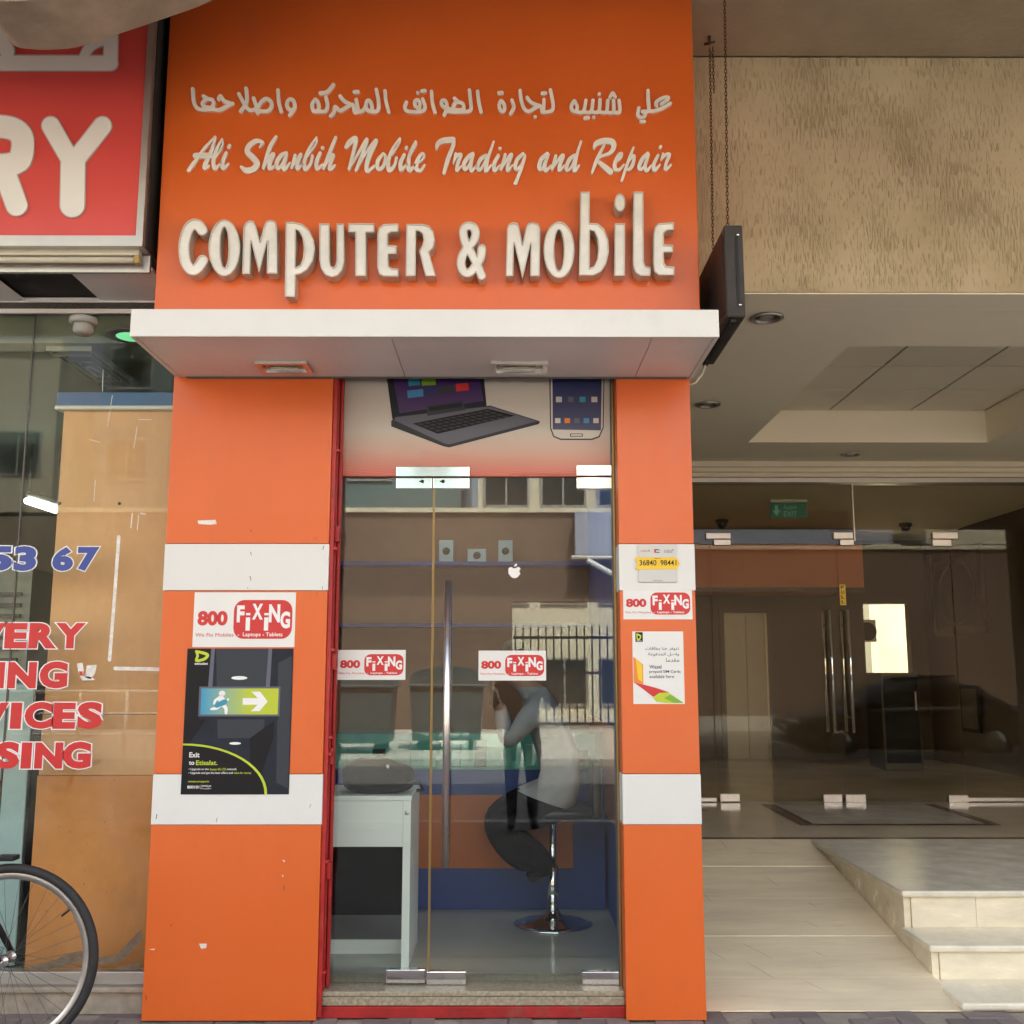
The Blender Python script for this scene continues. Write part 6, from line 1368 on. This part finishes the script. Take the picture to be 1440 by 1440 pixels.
# parked dark car on this side of the road, its nose towards the photographer
def car(x0, yc, L=4.4, W=1.76):
    t = thing('parked_car', (x0 + L / 2, yc, -.13), 'dark saloon car parked by the kerb, mirrored in the lobby glass', 'car')
    Z0 = -.13
    st_ = [(0.0, .62, .30, .58), (.06, .72, .26, .68), (.25, .80, .22, .78), (.7, .86, .20, .86), (1.2, .88, .19, .93), (1.9, .88, .18, .97), (2.8, .88, .18, .98), (3.5, .87, .20, .98), (4.05, .82, .24, .96), (4.32, .74, .30, .90), (4.40, .66, .36, .80)]
    bm = bmesh.new(); rows = []
    for (x, hw, zl_, zh) in st_:
        row = []
        for (fy, fz) in ((-.80, 0), (-1, .14), (-1.0, .45), (-.985, .70), (-.93, .90), (-.78, 1.0), (-.3, 1.03), (.3, 1.03), (.78, 1.0), (.93, .90), (.985, .70), (1.0, .45), (1, .14), (.80, 0)): row.append(bm.verts.new((x0 + x, yc + hw * fy, Z0 + zl_ + (zh - zl_) * fz)))
        rows.append(row)
    for i in range(len(rows) - 1):
        for j in range(14): bm.faces.new((rows[i][j], rows[i][(j + 1) % 14], rows[i + 1][(j + 1) % 14], rows[i + 1][j]))
    bm.faces.new(rows[0]); bm.faces.new(rows[-1][::-1]); bmesh.ops.subdivide_edges(bm, edges=bm.edges[:], cuts=1, use_grid_fill=True, smooth=.4)
    bm_obj('body', bm, 'car_paint', t, True)
    g_ = [(1.15, .76, .90, .92), (1.75, .70, .92, 1.30), (2.15, .66, .94, 1.42), (2.9, .66, .95, 1.43), (3.4, .68, .95, 1.30), (3.95, .72, .94, .97)]
    bm = bmesh.new(); rows = []
    for (x, hw, zl_, zh) in g_:
        row = []
        for (fy, fz) in ((-1.12, 0), (-1.06, .4), (-.97, .85), (-.82, 1.0), (0, 1.05), (.82, 1.0), (.97, .85), (1.06, .4), (1.12, 0)): row.append(bm.verts.new((x0 + x, yc + hw * fy, Z0 + zl_ + (zh - zl_) * fz)))
        rows.append(row)
    for i in range(len(rows) - 1):
        for j in range(9): bm.faces.new((rows[i][j], rows[i][(j + 1) % 9], rows[i + 1][(j + 1) % 9], rows[i + 1][j]))
    bm.faces.new(rows[0]); bm.faces.new(rows[-1][::-1]); bm_obj('windows', bm, 'car_glass', t, True)
    box('roof', x0 + 2.0, x0 + 3.05, yc - .56, yc + .56, Z0 + 1.44, Z0 + 1.485, 'car_paint', t, bev=.02)
    for s_ in (-1, 1):
        for x in (.82, 3.55):
            w = lathe('wheel', [(.15, -.10), (.30, -.105), (.325, -.08), (.325, .08), (.30, .105), (.15, .10)], (x0 + x, yc + s_ * .79, Z0 + .325), 'rubber', t, 28, 'Y')
            lathe('rim', [(0, -.118), (.06, -.116), (.19, -.108), (.20, -.09), (.20, .09), (.19, .108), (.06, .116), (0, .118)], (x0 + x, yc + s_ * .79, Z0 + .325), 'steel', w, 20, 'Y')
        blob('headlight', (x0 + .13, yc + s_ * .60, Z0 + .64), .11, .15, .065, 'lamp_clear', t, 2.2, 14, 8); blob('tail_light', (x0 + 4.33, yc + s_ * .62, Z0 + .78), .07, .14, .07, 'lamp_red', t, 2.2, 14, 8)
        blob('wing_mirror', (x0 + 1.55, yc + s_ * .98, Z0 + .98), .06, .11, .07, 'car_paint', t, 2.4, 12, 8)
    return t
car(5.0, -6.65)
# street railing across the road
rl = thing('street_railing', (-9, -13.6, 0), 'white railing along the far pavement', 'railing')
for i in range(13): tube('railing_post', [(-13 + i * .8, -13.6, -.02), (-13 + i * .8, -13.6, 1.1)], .03, 'white_paint', rl, 8)
for z in (.35, .7, 1.08): tube('railing_bar', [(-13.1, -13.6, z), (-3.3, -13.6, z)], .025, 'white_paint', rl, 8)
